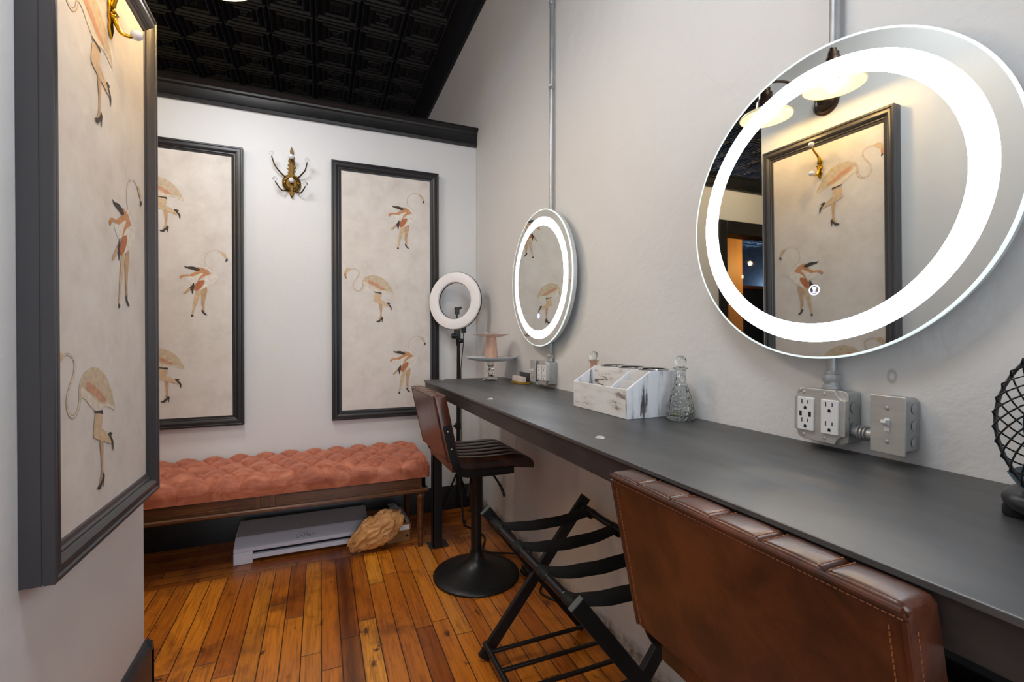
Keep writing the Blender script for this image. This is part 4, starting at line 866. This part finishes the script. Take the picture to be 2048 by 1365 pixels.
# ================================================================== tufted bench
def bench():
    x0, x1, y0, y1 = -.98, .548, 2.50, 2.975; zb, zt = .383, .462; t = T('tufted_bench', ((x0+x1)/2, (y0+y1)/2, 0), 'coral button-tufted velvet bench with walnut frame under the wallpaper panels', 'bench')
    dx, dy = .1255, .236; nx, ny = 440, 110; V = []; N = {}
    b = MB()
    def prof(s):                   # s in 0..1 around from the front bottom over the top to the back bottom
        return s
    rows = []
    for j in range(ny+1):
        s = j/ny
        if s < .10: q = s/.10; y = y0; z = zb+(zt-zb-.034)*q; nrm = (0, -1, 0); e = 0
        elif s < .22: q = (s-.10)/.12; a = PI/2*q; y = y0+.034*(1-math.cos(a)); z = zt-.034+.034*math.sin(a); nrm = (0, -math.cos(a), math.sin(a))
        elif s < .93: q = (s-.22)/.71; y = y0+.034+(y1-y0-.050)*q; z = zt; nrm = (0, 0, 1)
        else: q = (s-.93)/.07; a = PI/2*min(1, q*1.5); y = y1-.016+.016*math.sin(a); z = zt-.012*(1-math.cos(a))-(.06*(q-.66)/.34 if q > .66 else 0); nrm = (0, math.sin(a), math.cos(a))
        rows.append((y, z, nrm, s))
    for j, (y, z, nrm, s) in enumerate(rows):
        for i in range(nx+1):
            x = x0+(x1-x0)*i/nx; ex = min(x-x0, x1-x)
            if s < .10 or s > .97:
                u_ = (x-x0)/dx; qq = abs(math.sin(PI*(u_+.0)))**.22; bul = math.sin(PI*min(1, (z-zb)/(zt-zb)*1.0+.05)); h = .010*qq*(.4+.6*min(1, (z-zb)/.04)) if s < .5 else .006*qq
            else:
                yy = (y-y0); u_ = (x-x0)/dx; v_ = yy/dy
                h = .030*(abs(math.sin(PI*(u_+v_)/1.0))*abs(math.sin(PI*(u_-v_)/1.0)))**.30
                k_ = min(1, yy/.035); k_ = max(0, min(1, (s-.10)/.16)); k_ = k_*k_*(3-2*k_); h = h*k_+.010*abs(math.sin(PI*u_))**.22*(1-k_)
                h += .004*noise.noise(Vector((x*14, y*14, 0)))+.0015*noise.noise(Vector((x*50, y*50, 3)))
            sx = 0; 
            if ex < .03: k2 = 1-ex/.03; h -= .018*k2**2.2*(1 if s > .14 else .4)
            V.append((x+nrm[0]*h, y+nrm[1]*h, z+nrm[2]*h))
    F = [(j*(nx+1)+i, j*(nx+1)+i+1, (j+1)*(nx+1)+i+1, (j+1)*(nx+1)+i) for j in range(ny) for i in range(nx)]
    n0 = len(V); V += [(x0+.006, y1, zb), (x1-.006, y1, zb)]
    # end caps
    F.append(tuple([j*(nx+1) for j in range(ny, -1, -1)])); F.append(tuple([j*(nx+1)+nx for j in range(ny+1)]))
    b.add(V, F); cu = Pt(b.build('cushion', 'velvet', t, smooth=60), t.loc)
    bt = MB(); kx = int((x1-x0)/dx)
    for a in range(0, kx*2+2):
        for r in range(1, 4):
            x = x0+a*dx/2; y = y0+r*dy/2
            if (a+r) % 2 == 0 and x0+.03 < x < x1-.03 and y < y1-.03: bt.sphere((x, y, zt+.003), .0085, 10, 6, (1, 1, .5))
    bt.build('buttons', 'velvet', cu)
    pm = MB(); pm.tube([(x0+.004, y0+.004, zb+.002), (x1-.004, y0+.004, zb+.002), (x1-.004, y1, zb+.002)], .004, 8); pm.build('piping', 'leatherd', cu)
    # frame: apron with panelled face, flared lower rail
    b = MB()
    yf = y0+.012
    b.box((x0+.02, yf, .322), (x1-.02, yf+.022, zb)); b.box((x1-.042, yf, .322), (x1-.02, y1-.01, zb)); b.box((x0+.02, yf, .322), (x0+.042, y1-.01, zb)); b.box((x0+.02, y1-.03, .322), (x1-.02, y1-.01, zb))
    for xa, xb_ in ((x0+.06, -.30), (-.262, -.232), (-.192, x1-.075)):
        if xb_-xa > .05: b.box((xa, yf-.004, .334), (xb_, yf, .337)); b.box((xa, yf-.004, .374), (xb_, yf, .377))
    b.box((-.29, yf-.008, .322), (-.268, yf, zb)); b.box((-.226, yf-.008, .322), (-.204, yf, zb))
    b.build('apron', 'walnut', t, bevel=.001)
    pr = [(0, .322), (-.012, .322), (-.018, .316), (-.018, .306), (-.010, .300), (0, .298), (.03, .298), (.03, .322)]
    b = MB().prism(pr, lambda a, c, d: (d, yf+a, c), x0+.015, x1-.008); b.prism(pr, lambda a, c, d: (x1-.02-a, d, c), yf, y1-.01)
    b.build('lower_rail', 'walnut', t, bevel=.001)
    for x in (x0+.045, x1-.045):
        for y in (y0+.03, y1-.04):
            MB().lathe([(.013, .0), (.0135, .006), (.0175, .20), (.021, .262), (.024, .270), (.024, .284), (.020, .290), (.023, .298), (.023, .33)], (x, y, 0), 'z', 20).build('leg', 'walnut', t)
    # mid corner blocks
bench()
# ================================================================== things stored below the bench
def plotter():
    x0, x1 = -.405, .245; y0 = 2.66; t = T('craft_cutter', (-.08, 2.76, 0), 'pale grey craft cutting machine lying under the bench', 'machine')
    fn = lambda a, c, d: (d, y0+a, c)
    body = [(0, .0605), (.0, .078), (.006, .082), (.055, .112), (.060, .114), (.215, .142), (.225, .138), (.225, .012), (.02, .012), (.02, .0605)]
    MB().prism(body, fn, x0, x1).build('body', 'box_w', t, bevel=.003)
    lid = [(.062, .1152), (.214, .1435), (.214, .1465), (.061, .118)]
    MB().prism(lid, fn, x0+.006, x1-.006).build('lid', 'box_l', t, bevel=.001)
    MB().box((x0+.085, y0+.018, .040), (x1-.085, y0+.0195, .0605)).build('slot', 'hole', t)
    MB().box((x0+.085, y0-.004, .022), (x1-.085, y0+.019, .045)).build('front_tray', 'box_w', t, bevel=.002)
    for a, c in ((x0, x0+.085), (x1-.085, x1)): MB().box((a, y0, .0006), (c, y0+.2, .0604)).build('foot', 'box_w', t, bevel=.002)
    def text(s_, size, x, q):
        cu = bpy.data.curves.new('letters', 'FONT'); cu.body = s_; cu.size = size; cu.extrude = .0003; cu.align_x = 'CENTER'; cu.space_character = 1.15
        tx = bpy.data.objects.new('letters', cu); C.objects.link(tx); dg = bpy.context.evaluated_depsgraph_get(); me = bpy.data.meshes.new_from_object(tx.evaluated_get(dg)); bpy.data.objects.remove(tx)
        me.materials.clear(); me.materials.append(MAT['print']); o = bpy.data.objects.new('lettering', me); C.objects.link(o); o.parent = t.obj
        dvec = Vector((0, .049, .030)).normalized(); nrm = Vector((0, -dvec.z, dvec.y)); p = Vector((x, y0+.006, .082))+dvec*q+nrm*.0006-Vector(t.loc)
        o.matrix_basis = Matrix.Translation(p) @ Matrix(((1, 0, 0, 0), (0, dvec.y, nrm.y, 0), (0, dvec.z, nrm.z, 0), (0, 0, 0, 1)))
    text('CAMEO', .026, -.075, .012); text('silhouette', .0095, -.085, .036)
plotter()
def under_bench():
    t = T('cardboard_box', (.35, 2.72, 0), 'shallow cardboard box under the right end of the bench', 'box')
    MB().box((.255, 2.615, .0006), (.462, 2.90, .062)).build('body', 'carton', t, bevel=.001)
    MB().box((.253, 2.612, .0625), (.464, 2.90, .098)).build('lid', 'carton', t, bevel=.001)
    MB().box((.37, 2.6112, .0665), (.458, 2.6119, .094)).build('white_label', 'white_pl', t); MB().lathe([(.0075, 0), (.0075, .0006), (0, .0006)], (.446, 2.6149, .032), (0, -1, 0), 18).build('round_mark', 'hole', t)
    MB().box((.262, 2.6135, .004), (.335, 2.6148, .034)).build('dark_patch', 'hole', t)
    # crumpled paper bag
    t = T('paper_bag', (.26, 2.58, 0), 'crumpled brown paper bag lying under the bench in front of the cardboard box', 'bag')
    b = MB(); nu, nv = 96, 54; V = []
    A = Vector((.185, 2.565, .025)); 
    for i in range(nu):
        for j in range(nv+1):
            u_ = 2*PI*i/nu; v_ = -PI/2+PI*j/nv
            d = Vector((math.cos(v_)*math.cos(u_), math.cos(v_)*math.sin(u_), math.sin(v_)))
            n1 = noise.ridged_multi_fractal(d*1.1+Vector((3, 1, 7)), .8, 2.3, 3, 1.0, 2.0); n3 = noise.cell(d*3.2) if False else abs(noise.noise(d*3.2+Vector((1,4,2))))
            n2 = noise.fractal(d*2.2, 1, 2, 2)
            r = 1+.09*(n1-1.2)+.10*n2-.30*n3
            p = Vector((d.x*.155*r, d.y*.062*r, d.z*.088*r)); a = -.5; p = Matrix.Rotation(-.42, 3, 'Y') @ p
            q = Vector((.275, 2.555, .112))+p; 
            tail = max(0, -(q.x-.20))/.1; q.z -= .03*min(1, tail)
            q.z = max(q.z, .0015+.004*(n2+1)); q.y = min(q.y, 2.606-.004*abs(n2)) if q.z < .10 else q.y; V.append(q)
    F = [(i*(nv+1)+j, ((i+1) % nu)*(nv+1)+j, ((i+1) % nu)*(nv+1)+j+1, i*(nv+1)+j+1) for i in range(nu) for j in range(nv)]
    b.add(V, F).build('bag', 'kraft', t, smooth=28)
    b = MB(); V = []; nu, nv = 26, 16
    for i in range(nu+1):
        for j in range(nv+1):
            p = Vector((.355+.115*i/nu, 2.62+.16*j/nv, .155-.25*(i/nu)**2*.35)); n_ = noise.fractal(p*18, 1, 2, 4); V.append((p.x, p.y, p.z+.025*n_+.03*math.sin(j/nv*PI)))
    b.add(V, [(i*(nv+1)+j, (i+1)*(nv+1)+j, (i+1)*(nv+1)+j+1, i*(nv+1)+j+1) for i in range(nu) for j in range(nv)])
    o = b.build('plastic_bag', 'plasticbag', smooth=30); m_ = o.modifiers.new('th', 'SOLIDIFY'); m_.thickness = .0008
    tag(o, 'clear plastic packet lying on the cardboard box behind the paper bag', 'bag')
under_bench()
# ================================================================== ring light on its stand
def ringlight():
    x, y = .808, 2.85; t = T('ring_light', (x, y, 0), 'unlit white ring light on a black tripod stand behind the counter end', 'ring light')
    cz = 1.372; c = Vector((.781, 2.82, cz)); ax = Vector((-.70, -.71, .05)).normalized(); R, rr = .181, .115
    def ring(b, pr, n=96):
        u = Vector((0, 0, 1)); u = (u-ax*u.dot(ax)).normalized(); v = ax.cross(u); V = []; m = len(pr)
        for i in range(n):
            a = 2*PI*i/n
            for r, h in pr: V.append(c+(u*math.cos(a)+v*math.sin(a))*r+ax*h)
        b.add(V, [(i*m+j, i*m+(j+1) % m, ((i+1) % n)*m+(j+1) % m, ((i+1) % n)*m+j) for i in range(n) for j in range(m)]); return b
    ring(MB(), [(rr, .004), (rr+.004, .013), ((R+rr)/2, .020), (R-.004, .013), (R, .004), (R, 0), (rr, 0)]).build('diffuser', 'ringface', t)
    ring(MB(), [(rr-.002, -.0005), (R+.002, -.0005), (R+.002, -.010), (R-.006, -.022), (rr+.006, -.022), (rr-.002, -.010)]).build('housing', 'bplastic', t)
    low = c+Vector((0.012, -.01, -R-.01))
    b = MB(); b.box((low.x-.018, low.y-.015, low.z-.045), (low.x+.018, low.y+.015, low.z+.012)); b.tube([(low.x-.035, low.y, low.z-.03), (low.x+.005, low.y, low.z-.03)], .017, 16); b.tube([(low.x, low.y, low.z-.06), (low.x+.035, low.y, low.z-.06)], .015, 14)
    b.tube([(low.x, low.y, low.z-.02), (low.x+.01, low.y+.01, low.z-.09)], .014, 12); b.build('tilt_head', 'bplastic', t, bevel=.002)
    b = MB(); b.tube([c+Vector((.012, .0, -rr-.01)), c+Vector((.012, -.0, -rr+.055))], .006, 10); b.box((c.x+.0, c.y-.012, cz-rr+.03), (c.x+.026, c.y+.012, cz-rr+.075)); b.tube([(c.x+.02, c.y, cz-rr+.06), (c.x+.04, c.y, cz-rr+.075)], .008, 10); b.build('phone_mount', 'bplastic', t)
    b = MB(); b.tube([(low.x+.01, low.y+.01, low.z-.08), (x+.004, y, .86), (x, y, .30)], [.010, .0125, .0125], 14); b.lathe([(.013, -.02), (.019, -.018), (.019, .018), (.013, .02)], (x+.001, y, .86), 'z', 16); b.lathe([(.013, -.02), (.019, -.018), (.019, .018), (.013, .02)], (x, y, .58), 'z', 16)
    b.tube([(x-.03, y, .58), (x+.0, y, .58)], .008, 10); b.build('pole', 'bplastic', t)
    MB().tube([(x, y, .30), (x, y, .06)], .011, 14).build('lower_pole', 'bplastic', t)
    for a in (.5, 2.64, 4.71):
        d = Vector((math.cos(a), math.sin(a), 0)); lg = Pt(MB().tube([Vector((x, y, .27))+d*.012, Vector((x, y, .012))+d*.125], .0065, 10).build('leg', 'bplastic', t), t.loc)
        MB().sphere(Vector((x, y, .0145))+d*.125, .011, 10, 8).build('rubber_foot', 'bmatte', lg)
    w_ = cr([(low.x+.04, low.y, low.z+.005), (low.x+.042, low.y+.01, low.z-.08), (low.x+.028, low.y+.012, low.z-.22), (x+.02, y, .9), (x+.02, y, .5), (x+.03, y+.02, .05)], 8)
    MB().tube(w_, .0028, 6).build('power_cord', 'cable', t); b = MB().box((low.x+.028, low.y-.012, low.z-.01), (low.x+.055, low.y+.012, low.z+.028)); b.build('dimmer', 'bplastic', t, bevel=.002)
ringlight()
# ================================================================== cables and small things on the floor
def cables():
    P = cr([(.80, 2.70, .005), (.86, 2.50, .005), (.80, 2.33, .006), (.90, 2.25, .008), (.955, 2.18, .03), (.95, 2.08, .10), (.935, 2.0, .07), (.95, 1.93, .006), (.90, 1.84, .005), (.95, 1.74, .005)], 8)
    tag(MB().tube(P, .005, 8).build('power_cable', 'cable'), 'black power cable snaking over the floor behind the far stool', 'cable')
    P = cr([(.83, 2.985, .16), (.832, 2.98, .21), (.835, 2.985, .245), (.865, 2.99, .235), (.868, 2.99, .01), (.90, 2.90, .005)], 6)
    tag(MB().tube(P, .0028, 6).build('thin_cord', 'cable'), 'thin dark cord hanging against the far wall above the baseboard', 'cable')
    t = T('power_adapter', (.93, 2.02, 0), 'small black power adapter on the floor behind the luggage rack', 'adapter')
    MB().box((.90, 1.98, .0006), (.955, 2.06, .034)).build('body', 'bplastic', t, bevel=.004); MB().box((.885, 2.0, .01), (.90, 2.04, .024)).build('socket', 'bplastic', t, bevel=.001)
    P = cr([(.975, 2.28, .72), (.970, 2.30, .4), (.972, 2.34, .2), (.96, 2.30, .02)], 8)
    tag(MB().tube(P, .0022, 6).build('hanging_cord', 'wcable'), 'pale thin cord hanging down the right wall behind the far stool', 'cable')
    P = cr([(.66, 2.44, CZ+.262), (.705, 2.42, CZ+.266), (.745, 2.40, CZ+.262), (.735, 2.41, CZ+.21), (.722, 2.40, CZ+.165), (.735, 2.37, CZ+.13), (.78, 2.35, CZ+.1285), (.815, 2.30, CZ+.125)], 8)
    # low black panel against the wall under the counter
    t = T('black_panel', (.97, .1, 0), 'black flat panel standing against the right wall under the near counter', 'panel')
    MB().box((.955, -.6, .0006), (.983, .62, .607)).build('board', 'bmetal', t, bevel=.002)
cables()
